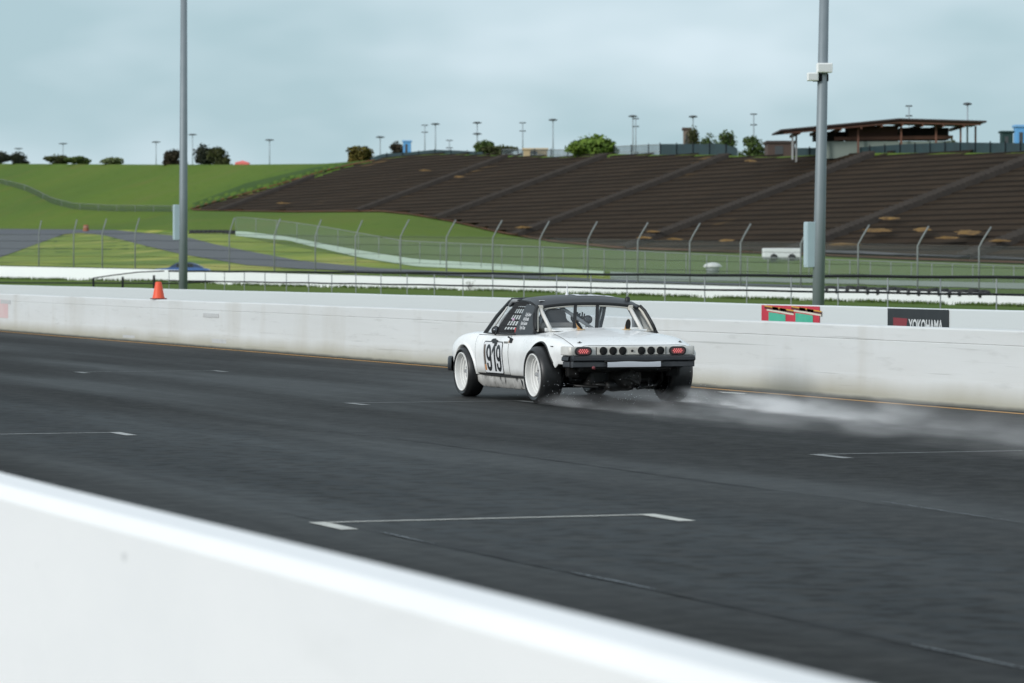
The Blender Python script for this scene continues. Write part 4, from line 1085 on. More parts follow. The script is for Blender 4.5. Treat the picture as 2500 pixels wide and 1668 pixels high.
PAINT = mat('car_white_paint', (0.86, 0.865, 0.855), 0.30, n=(3.5, 0.35, (0.60, 0.605, 0.59), 7), coat=0.35)
t, b = bsdf(PAINT)
mix_stage(t, b, (1, 1, .5), 7, 6, .62, .80, .35, (.45, .44, .40))
band_stage(t, b, 2, .27, .03, .07, .55, (.33, .32, .29), (6, (1, 1, .3), .10))
rough_noise(PAINT, 4, (1, 1, 1), .25, .45)
ROOFM = mat('roof_matt_black', (0.030, 0.034, 0.038), 0.45, n=(5, .5, (.034, .038, .042), 5))
SAIL = mat('sail_dark_grey', (0.042, 0.048, 0.053), 0.6, n=(9, .4, (.030, .034, .038), 4), bump=(220, .25, .001))
RUB = mat('black_rubber', (0.010, 0.011, 0.012), 0.55, n=(20, .5, (.018, .019, .020), 4))
TREAD = mat('tyre_wet', (0.012, 0.0125, 0.013), 0.42, n=(25, .6, (.022, .023, .024), 4))
WELL = mat('wheel_well_black', (0.008, 0.008, 0.008), 0.9)
RIMW = mat('rim_white', (0.74, 0.74, 0.72), 0.35, n=(14, .35, (.60, .59, .56), 5), coat=.3)
RIMG = mat('rim_centre_grey', (0.42, 0.43, 0.44), 0.5, n=(18, .6, (.30, .30, .31), 4))
SILV = mat('tail_panel_metal', (0.62, 0.61, 0.575), 0.42, metal=.1, n=(10, .5, (.40, .385, .35), 6))
CREAM = mat('trim_cream', (0.55, 0.52, 0.46), 0.5)
BUMP = mat('bumper_black', (0.016, 0.018, 0.021), 0.38, n=(12, .6, (.030, .032, .036), 6))
BUMP2 = mat('bumper_grey', (0.050, 0.054, 0.060), 0.45, n=(12, .6, (.030, .032, .036), 6))
GAP = mat('panel_gap', (0.02, 0.02, 0.02), 0.8)
CAGE = mat('cage_white', (0.66, 0.65, 0.62), 0.4)
CAGEG = mat('cage_grey', (0.25, 0.26, 0.27), 0.5)
INTB = mat('interior_black', (0.018, 0.018, 0.019), 0.8)
ROCKR = mat('rocker_dirty', (0.50, 0.49, 0.47), 0.6, n=(5, 1.0, (.22, .215, .20), 8, (1, 1, .8)), bump=(20, .3, .004))
t, b = bsdf(ROCKR)
mix_stage(t, b, (1, 1, .7), 9, 6, .56, .66, .9, (.03, .028, .026))
DECAL = mat('decal_white', (.70, .71, .72), .4)
BLKD = mat('decal_black', (.012, .013, .015), .4)

# --- body shell
xs = sorted(set([round(x, 3) for x in list(np.arange(-.80, 3.19, .045)) + [-.79, -.42, -.36, -.2, 3.12, 3.15, 3.18]]))
secs = [catmull(section(x), 5) for x in xs]; n = len(secs[0]); v = []; f = []
for x, c in zip(xs, secs):
    ring = [(x, y, z) for y, z in c] + [(x, -y, z) for y, z in c[-2::-1]]
    v += ring
m_ = 2 * n - 1
for i in range(len(xs) - 1):
    for k in range(m_):
        f.append((i * m_ + k, i * m_ + (k + 1) % m_, (i + 1) * m_ + (k + 1) % m_, (i + 1) * m_ + k))
f.append(tuple(range(m_))[::-1]); f.append(tuple((len(xs) - 1) * m_ + k for k in range(m_)))
me = bpy.data.meshes.new('body'); me.from_pydata(v, [], f); me.update()
bm = bmesh.new(); bm.from_mesh(me); bmesh.ops.recalc_face_normals(bm, faces=bm.faces); bm.to_mesh(me); bm.free()
body = obj('body', me, [PAINT, WELL, INTB], None)
ARCH = [(0.0, .345, .375, -.44, 1), (2.45, .305, .335, .42, 1)]
def cutter(parts):
    bm = bmesh.new()
    for p in parts:
        if p[0] == 'cyl':
            _, cx, cz, r_, y0, y1 = p; n_ = 64
            a = [bm.verts.new((cx + r_ * math.cos(2 * math.pi * k / n_), y0, cz + r_ * math.sin(2 * math.pi * k / n_))) for k in range(n_)]
            c_ = [bm.verts.new((q.co.x, y1, q.co.z)) for q in a]
            bm.faces.new(a); bm.faces.new(c_[::-1])
            for k in range(n_): bm.faces.new((a[k], c_[k], c_[(k + 1) % n_], a[(k + 1) % n_]))
        else: box(bm, *p[1:])
    bmesh.ops.recalc_face_normals(bm, faces=bm.faces)
    return obj('cutter', bm)
def cut(target, parts):
    for p in parts:
        c_ = cutter([p]); md = target.modifiers.new('b', 'BOOLEAN'); md.operation = 'DIFFERENCE'; md.object = c_; md.solver = 'EXACT'
        dg = bpy.context.evaluated_depsgraph_get(); dg.update()
        nm = bpy.data.meshes.new_from_object(target.evaluated_get(dg)); target.modifiers.clear(); old = target.data; target.data = nm
        bpy.data.objects.remove(c_); bpy.data.meshes.remove(old)
cp = []
for (cx, cz, r_) in ((0.0, .318, .368), (2.45, .285, .328)):
    for sgn in (1, -1):
        cp.append(('cyl', cx, cz, r_, sgn * .47, sgn * 1.3))
cp.append(('box', .52, 1.95, -.64, .64, .35, 1.2))
cut(body, cp); body.parent = car
for p in body.data.polygons:
    c_ = p.center; p.material_index = 0; p.use_smooth = True
    for (cx, cz, r_) in ((0.0, .318, .368), (2.45, .285, .328)):
        dr = math.hypot(c_.x - cx, c_.z - cz)
        if dr < r_ + .003 and .46 < abs(c_.y) and (abs(p.normal.y) < .6 or abs(c_.y) < .49): p.material_index = 1; p.use_smooth = False
    if abs(c_.y) < .472 and .45 < c_.z + .3 and c_.z < .3 : p.material_index = 1
    if .515 < c_.x < 1.955 and abs(c_.y) < .645 and c_.z > .3: p.material_index = 2; p.use_smooth = False
    if p.normal.z < -.7: p.material_index = 1
body.data.set_sharp_from_angle(angle=R(35))

# arch lips
def arch(cx, cz, r_, sgn, m, a0, a1, wdt, name, outw=.0, tk=.016):
    v = []; f = []; n_ = 40
    for k in range(n_ + 1):
        a = a0 + (a1 - a0) * k / n_; ca, sa = math.cos(a), math.sin(a)
        for rr, dy in ((r_ - .004, -.05), (r_ - .004, outw), (r_ + wdt * .4, outw + .004), (r_ + wdt, -.004), (r_ + wdt, -.05)):
            x, z = cx + rr * ca, cz + rr * sa
            yy = side_y(min(max(x, -.79), 3.1), max(min(z, .74), tab(TB, x) + .01)) if z < .70 else side_y(x, .70)
            v.append((x, sgn * (yy + dy + .004), z))
        if k:
            for j in range(4):
                q = (k - 1) * 5 + j; f.append((q, q + 1, q + 6, q + 5))
    o = pydata(name, v, f, m, car, True); return o
for sgn in (1, -1):
    arch(0, .318, .368, sgn, RUB, R(2), R(158), .012, 'arch_trim', .003)
    arch(2.45, .285, .328, sgn, PAINT, R(-2), R(182), .026, 'arch_flare', .012)

# --- panels laid on the flank / deck (door, rear lid)
def patch(name, fn, u0, u1, v0, v1, nu, nv, m, gap=.007, lift=.0025, parent=None):
    """a panel following a surface fn(u,v)->(point, normal); dark joint round its edge"""
    us = [u0, u0 + gap] + list(np.linspace(u0 + gap, u1 - gap, nu))[1:-1] + [u1 - gap, u1]
    vs_ = [v0, v0 + gap] + list(np.linspace(v0 + gap, v1 - gap, nv))[1:-1] + [v1 - gap, v1]
    V = []; Fc = []; MI = []
    for i, u in enumerate(us):
        for j, w_ in enumerate(vs_):
            p, nn = fn(u, w_); e_ = i in (0, len(us) - 1) or j in (0, len(vs_) - 1)
            V.append(Vector(p) + Vector(nn) * (lift if not e_ else lift * .6))
    nv_ = len(vs_)
    for i in range(len(us) - 1):
        for j in range(nv_ - 1):
            Fc.append((i * nv_ + j, (i + 1) * nv_ + j, (i + 1) * nv_ + j + 1, i * nv_ + j + 1))
            MI.append(1 if i in (0, len(us) - 2) or j in (0, nv_ - 2) else 0)
    o = pydata(name, V, Fc, [m, GAP], parent or car, True, MI); return o
def flank(sgn):
    def fn(x, z):
        return (x, sgn * side_y(x, z), z), (0, sgn, 0)
    return fn
for sgn in (1, -1):
    def fn(x, z, sgn=sgn):
        xx = x + (.045 * (z - .30) if x > 1.6 else .02 * (z - .5)); return (xx, sgn * side_y(xx, z), z), (0, sgn, 0)
    dr = patch('door', fn, 1.075, 2.10, .285, .738, 26, 14, PAINT, parent=car)
    bm = bmesh.new(); yy = side_y(1.16, .66)
    box(bm, 1.115, 1.235, sgn * yy - .012, sgn * yy + .012, .648, .672, .005); obj('door_handle', bm, RUB if sgn < 0 else mat('handle_plate', (.30, .29, .27), .4, metal=.5), dr)
def deckfn(x, y):
    return (x, y, top_z(x, y)), (0, 0, 1)
def lidfn(u, s):
    # lid narrows a little towards the window
    x = u; hw_ = .70 + .0 * x - .10 * ((x + .79) / 1.0) ** 2
    return (x, s * hw_, top_z(x, s * hw_)), (0, 0, 1)
lid = patch('rear_lid', lidfn, -.792, .14, -1, 1, 22, 26, PAINT, gap=.008, lift=.003)
for sy in (.60, -.60):
    bm = bmesh.new(); x0 = -.66; z0 = top_z(x0, sy) + .003
    lathe(bm, [(.0, .014), (.010, .014), (.010, .004), (.024, .004), (.026, 0)], 14, 'z', c=(x0, sy, z0)); tube(bm, [(x0 - .03, sy + .012, z0 + .012), (x0 + .03, sy - .012, z0 + .012)], .003, 5)
    obj('lid_pin', bm, mat('pin_metal', (.12, .12, .12), .4, metal=.6), lid)
# engine grille strip between the lid and the window
bm = bmesh.new(); 
for sy0, sy1 in ((.16, .56), (-.56, -.20)):
    z0 = top_z(.30, (sy0 + sy1) / 2)
    box(bm, .22, .36, sy0, sy1, z0 - .014, z0 + .003, .002)
obj('engine_cover', bm, PAINT, car)

# --- race number board, digits, strip (all on the door skin)
def on_flank(x, z, up): return Vector((x, side_y(x, z) + up, z))
bx0, bx1, bz0, bz1 = 1.275, 1.865, .300, .655
def round_rect(x0, x1, z0, z1, r_, n_=6):
    o = []
    for cx, cz, a0 in ((x1 - r_, z1 - r_, 0), (x0 + r_, z1 - r_, 90), (x0 + r_, z0 + r_, 180), (x1 - r_, z0 + r_, 270)):
        for k in range(n_ + 1):
            a = R(a0 + 90 * k / n_); o.append((cx + r_ * math.cos(a), cz + r_ * math.sin(a)))
    return o
def skin_poly(name, loops, m, up, parent):
    """flat shapes (x,z) cut into small pieces and laid on the flank"""
    bm = bmesh.new()
    for lp in loops:
        bm.faces.new([bm.verts.new((x, 0, z)) for x, z in lp])
    return skin_bm(name, bm, m, up, parent)
def skin_bm(name, bm, m, up, parent):
    for z in np.arange(.27, .76, .03):
        bmesh.ops.bisect_plane(bm, geom=bm.verts[:] + bm.edges[:] + bm.faces[:], plane_co=(0, 0, z), plane_no=(0, 0, 1))
    for x in np.arange(1.0, 2.2, .08):
        bmesh.ops.bisect_plane(bm, geom=bm.verts[:] + bm.edges[:] + bm.faces[:], plane_co=(x, 0, 0), plane_no=(1, 0, 0))
    for q in bm.verts: q.co = on_flank(q.co.x, q.co.z, up)
    return obj(name, bm, m, parent)
nb = skin_poly('number_panel', [round_rect(bx0 - .012, bx1 + .012, bz0 - .012, bz1 + .012, .04)], BLKD, .0060, car)
skin_poly('panel_face', [round_rect(bx0, bx1, bz0, bz1, .035)], DECAL, .0080, nb)
# digits drawn as narrow bold numerals: 9, 1, 9 from the viewer's left (front of the car) to the right
def digit9(cx, w_, z0, h_, st):
    """returns quads for a condensed 9; +x in the drawing is the viewer's right"""
    Q = []; r_ = w_ / 2
    def ring(a0, a1, cz, rx, rz, sx_, sz_, n_=24):
        for k in range(n_):
            a, b_ = R(a0 + (a1 - a0) * k / n_), R(a0 + (a1 - a0) * (k + 1) / n_)
            Q.append([(cx + rx * math.cos(a), cz + rz * math.sin(a)), (cx + rx * math.cos(b_), cz + rz * math.sin(b_)), (cx + (rx - sx_) * math.cos(b_), cz + (rz - sz_) * math.sin(b_)), (cx + (rx - sx_) * math.cos(a), cz + (rz - sz_) * math.sin(a))])
    hz = h_ * .315
    ring(0, 360, z0 + h_ - hz, r_, hz, st, st * .95)
    ring(180, 360, z0 + h_ * .22, r_, h_ * .22, st, st * .95)
    Q.append([(cx + r_ - st, z0 + h_ * .22), (cx + r_, z0 + h_ * .22), (cx + r_, z0 + h_ - hz), (cx + r_ - st, z0 + h_ - hz)])
    Q.append([(cx - r_, z0 + h_ * .22), (cx - r_ + st, z0 + h_ * .22), (cx - r_ + st, z0 + h_ * .30), (cx - r_, z0 + h_ * .30)])
    return Q
def digit1(cx, w_, z0, h_, st):
    return [[(cx + w_ * .5 - st, z0), (cx + w_ * .5, z0), (cx + w_ * .5, z0 + h_), (cx + w_ * .5 - st, z0 + h_)],
            [(cx - w_ * .5, z0 + h_ * .60), (cx - w_ * .5, z0 + h_ * .76), (cx + w_ * .5 - st, z0 + h_), (cx + w_ * .5 - st, z0 + h_ * .79)]]
xm = lambda s: bx1 - s          # s from the viewer's left
dz0, dh = .318, .312
for kind_, cs, ww in (('9', .165, .155), ('1', .318, .110), ('9', .478, .155)):
    Q = digit9(cs, ww, dz0, dh, .048) if kind_ == '9' else digit1(cs, ww, dz0, dh, .050)
    bm = bmesh.new()
    for q in Q: bm.faces.new([bm.verts.new((xm(a), 0, c_)) for a, c_ in q])
    skin_bm('digit', bm, BLKD, .0100, nb)
skin_poly('side_strip', [[(xm(.012), .395), (xm(.062), .395), (xm(.062), .625), (xm(.012), .625)]], mat('strip_brown', (.10, .075, .055), .5), .0095, nb)
skin_poly('side_strip', [[(xm(.014), .325), (xm(.064), .325), (xm(.064), .393), (xm(.014), .393)]], mat('strip_orange', (.50, .22, .07), .5), .0097, nb)
# black tape scuffs, mirror stub and latch
rnd = random.Random(4)
def scuff(name, cx, cz, rx, rz, m, up, seed):
    rr = random.Random(seed); lp = []
    for k in range(18):
        a = 2 * math.pi * k / 18; q = rr.uniform(.65, 1.15); lp.append((cx + rx * q * math.cos(a), cz + rz * q * math.sin(a)))
    return skin_poly(name, [lp], m, up, car)
scuff('tape_patch', 1.555, .668, .105, .030, RUB, .0125, 5); scuff('tape_patch', 1.49, .640, .045, .035, RUB, .0128, 6)
bm = bmesh.new(); yy = side_y(1.02, .69)
box(bm, .98, 1.05, yy - .01, yy + .022, .655, .705, .008); tube(bm, [(1.0, yy, .70), (1.06, yy + .03, .725)], .009, 6); obj('door_latch', bm, RUB, car)
scuff('chipped_paint', 1.085, .672, .018, .018, mat('primer_brown', (.30, .18, .10), .7), .006, 8)
bm = bmesh.new(); box(bm, -.36, -.30, .79, .812, .642, .650, .002); obj('trim_clip', bm, GAP, car)

# --- sills
for sgn in (1, -1):
    v = []; f = []; xs_ = np.linspace(.36, 2.14, 46)
    for i, x in enumerate(xs_):
        lo = .125 + .004 * math.sin(x * 23) * math.sin(x * 7) + (.05 * max(0, (x - 2.02) / .12)); yo = pchip(TW, x) - .045
        v += [(x, sgn * (yo - .03), .272), (x, sgn * yo, .262), (x, sgn * (yo - .004), .215), (x, sgn * (yo - .012), lo + .012), (x, sgn * (yo - .05), lo)]
        if i:
            for k in range(4): a = 5 * (i - 1) + k; f.append((a, a + 5, a + 6, a + 1))
    sl = pydata('sill', v, f, ROCKR, car, True)
    bm = bmesh.new(); yo = sgn * (pchip(TW, 1.0) - .048)
    lathe(bm, [(0, .008), (.016, .006), (.018, 0)], 12, 'y', c=(2.03, yo * 1.0 + sgn * .008, .235)); 
    obj('jack_point', bm, BLKD, sl)
    bm = bmesh.new(); vs = [bm.verts.new(q) for q in ((.80, yo + sgn * .004, .262), (.70, yo + sgn * .004, .262), (.70, yo + sgn * .003, .15))]; bm.faces.new(vs); obj('bracket', bm, BLKD, sl)
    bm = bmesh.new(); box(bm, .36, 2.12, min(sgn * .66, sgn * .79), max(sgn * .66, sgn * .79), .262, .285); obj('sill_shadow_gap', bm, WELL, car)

# --- tail: lamp panel, lamps, round holes, bumper, plate
def tail_path(off=0.0, ox=0.0, rs=1.0):
    """plan outline round the tail from left to right"""
    P = []
    for y in np.linspace(0, 1, 9): P.append((-.60 - .17 * y - off * .6, .775 - .016 * y + off))
    for k in range(1, 7):
        a = R(90 * k / 6); P.append((-.77 - .045 * math.sin(a) - off * (.6 + .4 * math.sin(a)), .729 + .03 * math.cos(a) + off * math.cos(a)))
    for y in np.linspace(.68, 0, 8): P.append((-.815 - off - .012 * (1 - y / .75), y))
    return [(x - ox, (y if y > 0 else y * rs) + .018) for x, y in P + [(x, -y) for x, y in P[-2::-1]]]
def swept(name, path, prof, m, parent, mis=None, smooth=True):
    """prof = [(outward, z)] closed"""
    v = []; f = []; n_ = len(prof); MI = []
    for i, (x, y) in enumerate(path):
        a = Vector(path[max(i - 1, 0)]); b_ = Vector(path[min(i + 1, len(path) - 1)]); d = (b_ - a).normalized(); nn = Vector((d.y, -d.x))
        if nn.x > 0 and abs(y) < .6: nn = -nn
        if y * nn.y < 0 and abs(y) > .6 and abs(nn.y) > .3: nn = -nn
        for o_, z in prof: v.append((x + nn.x * o_, y + nn.y * o_, z))
        if i:
            for k in range(n_):
                q = (i - 1) * n_; f.append((q + k, q + (k + 1) % n_, q + n_ + (k + 1) % n_, q + n_ + k)); MI.append(mis[k] if mis else 0)
    f.append(tuple(range(n_))); MI.append(0); f.append(tuple((len(path) - 1) * n_ + k for k in range(n_))[::-1]); MI.append(0)
    o = pydata(name, v, f, m, parent, smooth, MI)
    bm = bmesh.new(); bm.from_mesh(o.data); bmesh.ops.recalc_face_normals(bm, faces=bm.faces); bm.to_mesh(o.data); bm.free()
    o.data.set_sharp_from_angle(angle=R(35)); return o
tp = swept('tail_panel', tail_path(0, 0, .965), [(-.03, .556), (.006, .556), (.010, .562), (.008, .640), (.002, .650), (-.03, .652)], SILV, car)
bm = bmesh.new()
XT = -.842
for yy in (.47, -.36):
    box(bm, XT + .004, XT + .012, yy - .0025, yy + .0025, .560, .645)
obj('panel_seam', bm, GAP, tp)
# central darker beige insert with the holes
bm = bmesh.new(); box(bm, -.840, -.834, -.352, .462, .562, .638, .002); obj('centre_plate', bm, mat('tail_beige', (.66, .63, .57), .5, n=(12, .5, (.42, .40, .36), 5)), tp)
for yy in (.388, .273, .158, -.066, -.179, -.292):
    bm = bmesh.new(); lathe(bm, [(0, -.846), (.040, -.846), (.0425, -.843), (.0425, -.838)], 28, 'x', c=(0, yy, .602)); lathe(bm, [(.0425, -.846), (.046, -.844), (.046, -.838)], 28, 'x', c=(0, yy, .602)); obj('vent_hole', bm, WELL, tp)
bm = bmesh.new(); lathe(bm, [(0, -.850), (.012, -.850), (.015, -.840)], 16, 'x', c=(0, .046, .602)); obj('lid_lock', bm, GAP, tp)
LED = mat('led_red', (.70, .14, .14), .4, emit=((1, .22, .22), .30)); LENS = mat('lens_dark_red', (.16, .03, .035), .25, coat=.6)
def oval(r_, hl, n_=10):
    o = []
    for k in range(n_ + 1):
        a = R(-90 + 180 * k / n_); o.append((hl + r_ * math.cos(a), r_ * math.sin(a)))
    for k in range(n_ + 1):
        a = R(90 + 180 * k / n_); o.append((-hl + r_ * math.cos(a), r_ * math.sin(a)))
    return o
for yy, yaw in ((.626, 0), (-.496, 0)):
    e_ = obj('tail_lamp', bmesh.new(), RUB, car); bm = bmesh.new()
    outer, inner = oval(.048, .054), oval(.034, .050); loops = []
    for lp, dx in ((outer, .0), (outer, -.012), (inner, -.016), (inner, -.008)):
        loops.append([bm.verts.new((-.838 + dx, yy + a, .600 + c_)) for a, c_ in lp])
    for A_, B_ in zip(loops, loops[1:]):
        for k in range(len(A_)): bm.faces.new((A_[k], A_[(k + 1) % len(A_)], B_[(k + 1) % len(A_)], B_[k]))
    bm.faces.new(loops[0]); bm.to_mesh(e_.data); bm.free()
    bm = bmesh.new(); bm.faces.new([bm.verts.new((-.848, yy + a, .600 + c_)) for a, c_ in inner]); obj('lens', bm, LENS, e_)
    bm = bmesh.new()
    for r_i, (z_, cnt) in enumerate(((.016, 4), (0, 5), (-.016, 4))):
        for k in range(cnt):
            y_ = yy + (k - (cnt - 1) / 2) * .025
            lathe(bm, [(0, -.852), (.0075, -.852), (.009, -.849)], 10, 'x', c=(0, y_, .600 + z_))
    obj('led_cluster', bm, LED, e_)
bp_ = swept('rear_bumper', tail_path(-.046, .045, .98), [(-.05, .488), (.045, .488), (.056, .500), (.052, .530), (.036, .546), (-.05, .548)], BUMP, car)
swept('bumper_skirt', tail_path(-.046, .043, .98), [(-.04, .422), (.030, .422), (.036, .430), (.036, .478), (.030, .486), (-.04, .486)], BUMP2, bp_)
# notch and plate
bm = bmesh.new(); box(bm, -.890, -.850, -.31, .385, .474, .500, .006); obj('plate_notch', bm, WELL, bp_)
v = []; f = []
for i, y in enumerate(np.linspace(-.275, .36, 14)):
    zt_ = .483 + .004 * math.sin(y * 14) ; v += [(-.893, y, .424), (-.896, y, .45), (-.893, y, zt_)]
    if i: a = 3 * (i - 1); f += [(a, a + 3, a + 4, a + 1), (a + 1, a + 4, a + 5, a + 2)]
pl = pydata('number_plate', v, f, mat('plate_white', (.56, .58, .62), .45, n=(9, .3, (.58, .61, .66), 4)), car, True)
for yy in (-.50, .50):
    bm = bmesh.new(); tube(bm, [(-.80, yy, .45), (-.62, yy, .43)], .03, 8); obj('bumper_bracket', bm, WELL, bp_)
bm = bmesh.new(); lathe(bm, [(.0, -.006), (.018, -.006), (.018, .006), (0, .006)], 12, 'x', c=(-.88, .52, .418)); tube(bm, [(-.87, .52, .425), (-.87, .50, .40)], .01, 6); obj('tow_hook', bm, mat('tow_red', (.22, .05, .06), .6), car)

# front bumper tip, seen past the left flank
fb = []
for k in range(15):
    a = R(180 * k / 14); fb.append((3.10 + .16 * math.sin(a) ** .6, .80 * math.cos(a)))
fb = [(2.90, .842)] + [(2.95, .852), (3.01, .850), (3.09, .82)] + [(3.19, .74), (3.22, .5), (3.24, 0), (3.22, -.5), (3.19, -.74), (3.12, -.83), (3.05, -.862), (2.99, -.868), (2.93, -.862)]
v = []; f = []
for i, (x, y) in enumerate(fb):
    nx, ny = (0, 1 if y > 0 else -1) if abs(y) > .84 else ((.7, .7 if y > 0 else -.7) if abs(y) > .6 else (1, 0))
    for o_, z in ((-.03, .285), (.020, .29), (.030, .33), (.026, .44), (.014, .462), (-.03, .462)): v.append((x + nx * o_, y + ny * o_, z))
    if i:
        for k in range(6): q = (i - 1) * 6; f.append((q + k, q + (k + 1) % 6, q + 6 + (k + 1) % 6, q + 6 + k))
pydata('front_bumper', v, f, BUMP, car, True)

# --- roof, sail panels, screens
def roofz(x, y):
    xc = pchip([(.60, 1.118), (.70, 1.165), (.85, 1.196), (1.1, 1.210), (1.35, 1.196), (1.58, 1.160)], x)
    ye = pchip([(.60, .62), (.9, .61), (1.58, .575)], x)
    return xc - .045 * (abs(y) / ye) ** 2.2 - (.018 if abs(y) / ye > .93 else 0)
def roofy(x): return pchip([(.60, .625), (.9, .612), (1.58, .58)], x)
v = []; f = []; xs_ = np.linspace(.60, 1.60, 26); ss = np.linspace(-1, 1, 31)
for th_ in (0, 1):
    for x in xs_:
        for s_ in ss:
            y = s_ * roofy(x); v.append((x, y, roofz(x, y) - (.032 if th_ else 0)))
nx, ny = len(xs_), len(ss)
for i in range(nx - 1):
    for j in range(ny - 1):
        a = i * ny + j; f.append((a, a + ny, a + ny + 1, a + 1)); a += nx * ny; f.append((a, a + 1, a + ny + 1, a + ny))
for i in range(nx - 1):
    for j in (0, ny - 1):
        a = i * ny + j; c_ = a + nx * ny; f.append((a, c_, c_ + ny, a + ny))
for j in range(ny - 1):
    for i in (0, nx - 1):
        a = i * ny + j; c_ = a + nx * ny; f.append((a, a + 1, c_ + 1, c_))
roof = pydata('roof', v, f, ROOFM, car, True); roof.data.set_sharp_from_angle(angle=R(40))
# cream weather strip under the rear edge of the roof and down the window frame
def frame_pts(inset=0.0):
    P = []
    P.append((.395, .715 - inset, .800)); P.append((.47, .690 - inset, .90)); P.append((.555, .655 - inset, 1.01)); P.append((.605, .622 - inset, 1.062)); 
    for s_ in np.linspace(.92, -.92, 19):
        y = s_ * (.625 - inset); P.append((.612, y, roofz(.62, y) - .036 - inset * .4))
    P += [(.605, -.622 + inset, 1.062), (.555, -.655 + inset, 1.01), (.47, -.690 + inset, .90), (.395, -.715 + inset, .800)]
    return P
bm = bmesh.new(); tube(bm, frame_pts(.012), .013, 8); obj('window_frame', bm, CREAM, car)
bm = bmesh.new(); tube(bm, [(x - .006, y * 1.01, z + .018) for x, y, z in frame_pts(-.005)], .017, 8); obj('roof_edge_trim', bm, RUB, car)
SD = {}
for sgn in (1, -1):
    # sail panel: front edge leans forward
    out_ = [(.385, .748, .765), (1.005, .760, .752), (.90, .650, 1.100), (.622, .640, 1.085)]
    grid = []; v = []; f = []
    a0, a1, b1, b0 = [Vector(q) for q in out_]
    nn_ = 9
    for i in range(nn_):
        for j in range(nn_):
            s_, t_ = i / (nn_ - 1), j / (nn_ - 1)
            p = a0.lerp(a1, s_).lerp(b0.lerp(b1, s_), t_); p.y += .016 * math.sin(math.pi * t_) + .004 * math.sin(math.pi * s_)
            v.append((p.x, sgn * p.y, p.z))
    for i in range(nn_):
        for j in range(nn_):
            p = v[i * nn_ + j]; v.append((p[0], p[1] - sgn * .018, p[2]))
    M2 = nn_ * nn_
    for i in range(nn_ - 1):
        for j in range(nn_ - 1):
            a = i * nn_ + j; f.append((a, a + nn_, a + nn_ + 1, a + 1)); f.append((M2 + a, M2 + a + 1, M2 + a + nn_ + 1, M2 + a + nn_))
            
    for k in range(nn_ - 1):
        for a, c_ in ((k, k + 1), ((nn_ - 1) * nn_ + k, (nn_ - 1) * nn_ + k + 1), (k * nn_, (k + 1) * nn_), (k * nn_ + nn_ - 1, (k + 1) * nn_ + nn_ - 1)):
            f.append((a, c_, M2 + c_, M2 + a))
    sp = pydata('sail_panel', v, f, SAIL, car, True); sp.data.set_sharp_from_angle(angle=R(40)); SD[sgn] = sp
    # inner face is painted cream
    v = []; f = []
    for q in ((.40, .722, .79), (.94, .724, .775), (.88, .622, 1.075), (.63, .618, 1.07)): v.append((q[0], sgn * q[1], q[2]))
    pydata('inner_panel', v, [(0, 1, 2, 3)], mat('inner_cream', (.60, .58, .53), .7, n=(9, .6, (.45, .43, .39), 5)), sp)
    bm = bmesh.new(); tube(bm, [(.375, sgn * .745, .775), (.44, sgn * .735, .86), (.54, sgn * .70, .985), (.612, sgn * .645, 1.075)], [.013, .012, .011, .010], 8); obj('rubber_seal', bm, RUB, sp)
    bm = bmesh.new(); vs = [bm.verts.new(q) for q in ((.33, sgn * .75, .772), (.45, sgn * .75, .772), (.42, sgn * .735, .84))]; bm.faces.new(vs); obj('seal_foot', bm, RUB, sp)
    # A pillar
    bm = bmesh.new(); tube(bm, [(2.12, sgn * .715, .755), (1.86, sgn * .665, .955), (1.60, sgn * .598, 1.130), (1.54, sgn * .592, 1.148)], [.024, .021, .018, .014], 10); obj('windscreen_pillar', bm, SAIL, car)
    bm = bmesh.new(); tube(bm, [(1.58, sgn * .594, 1.132), (1.25, sgn * .606, 1.146), (.95, sgn * .618, 1.132), (.63, sgn * .640, 1.075)], .009, 8); obj('roof_rail', bm, RUB, car)
    bm = bmesh.new(); tube(bm, [(2.10, sgn * .745, .752), (1.5, sgn * .752, .754), (.98, sgn * .757, .756)], .009, 6); obj('window_seal', bm, RUB, car)
# driver names on the left sail
bm_all = None
for k, nm in enumerate(('Craig Denton', 'Adi Nomadin', 'Karlos Guzman', 'Taylor Chase')):
    me = text_mesh(nm, .056, .0012, 0, .60)
    xs0 = [q.co.x for q in me.vertices]; cx = (min(xs0) + max(xs0)) / 2
    zc = .985 - k * .050; slope = (.105 + .0) / .335
    for q in me.vertices:
        lx, lz = q.co.x - cx, q.co.y
        x = .705 + .026 * k - lx; z = zc + lz
        t_ = (z - .765) / .33; yb_ = .752 + (.645 - .752) * t_ + .016 * math.sin(math.pi * min(max(t_, 0), 1)) + .006
        q.co = Vector((x, yb_, z))
    obj('name_lettering', me, DECAL, SD[1])
GLS = bpy.data.materials.new('lexan'); GLS.use_nodes = True; t = GLS.node_tree; b = t.nodes['Principled BSDF']; b.inputs['Base Color'].default_value = (.55, .58, .60, 1); b.inputs['Roughness'].default_value = .12
tr = N(t, 'ShaderNodeBsdfTransparent'); tr.inputs['Color'].default_value = (.90, .93, .95, 1); mi_ = N(t, 'ShaderNodeMixShader'); mi_.inputs['Fac'].default_value = .10
t.links.new(tr.outputs[0], mi_.inputs[1]); t.links.new(b.outputs[0], mi_.inputs[2]); t.links.new(mi_.outputs[0], t.nodes['Material Output'].inputs['Surface'])
v = [(.43, .67, .835), (.43, -.67, .835), (.64, -.60, 1.065), (.645, -.3, 1.085), (.645, 0, 1.09), (.645, .3, 1.085), (.64, .60, 1.065)]
pydata('rear_window', v, [(0, 1, 2, 3, 4, 5, 6)], GLS, car)
v = []; f = []
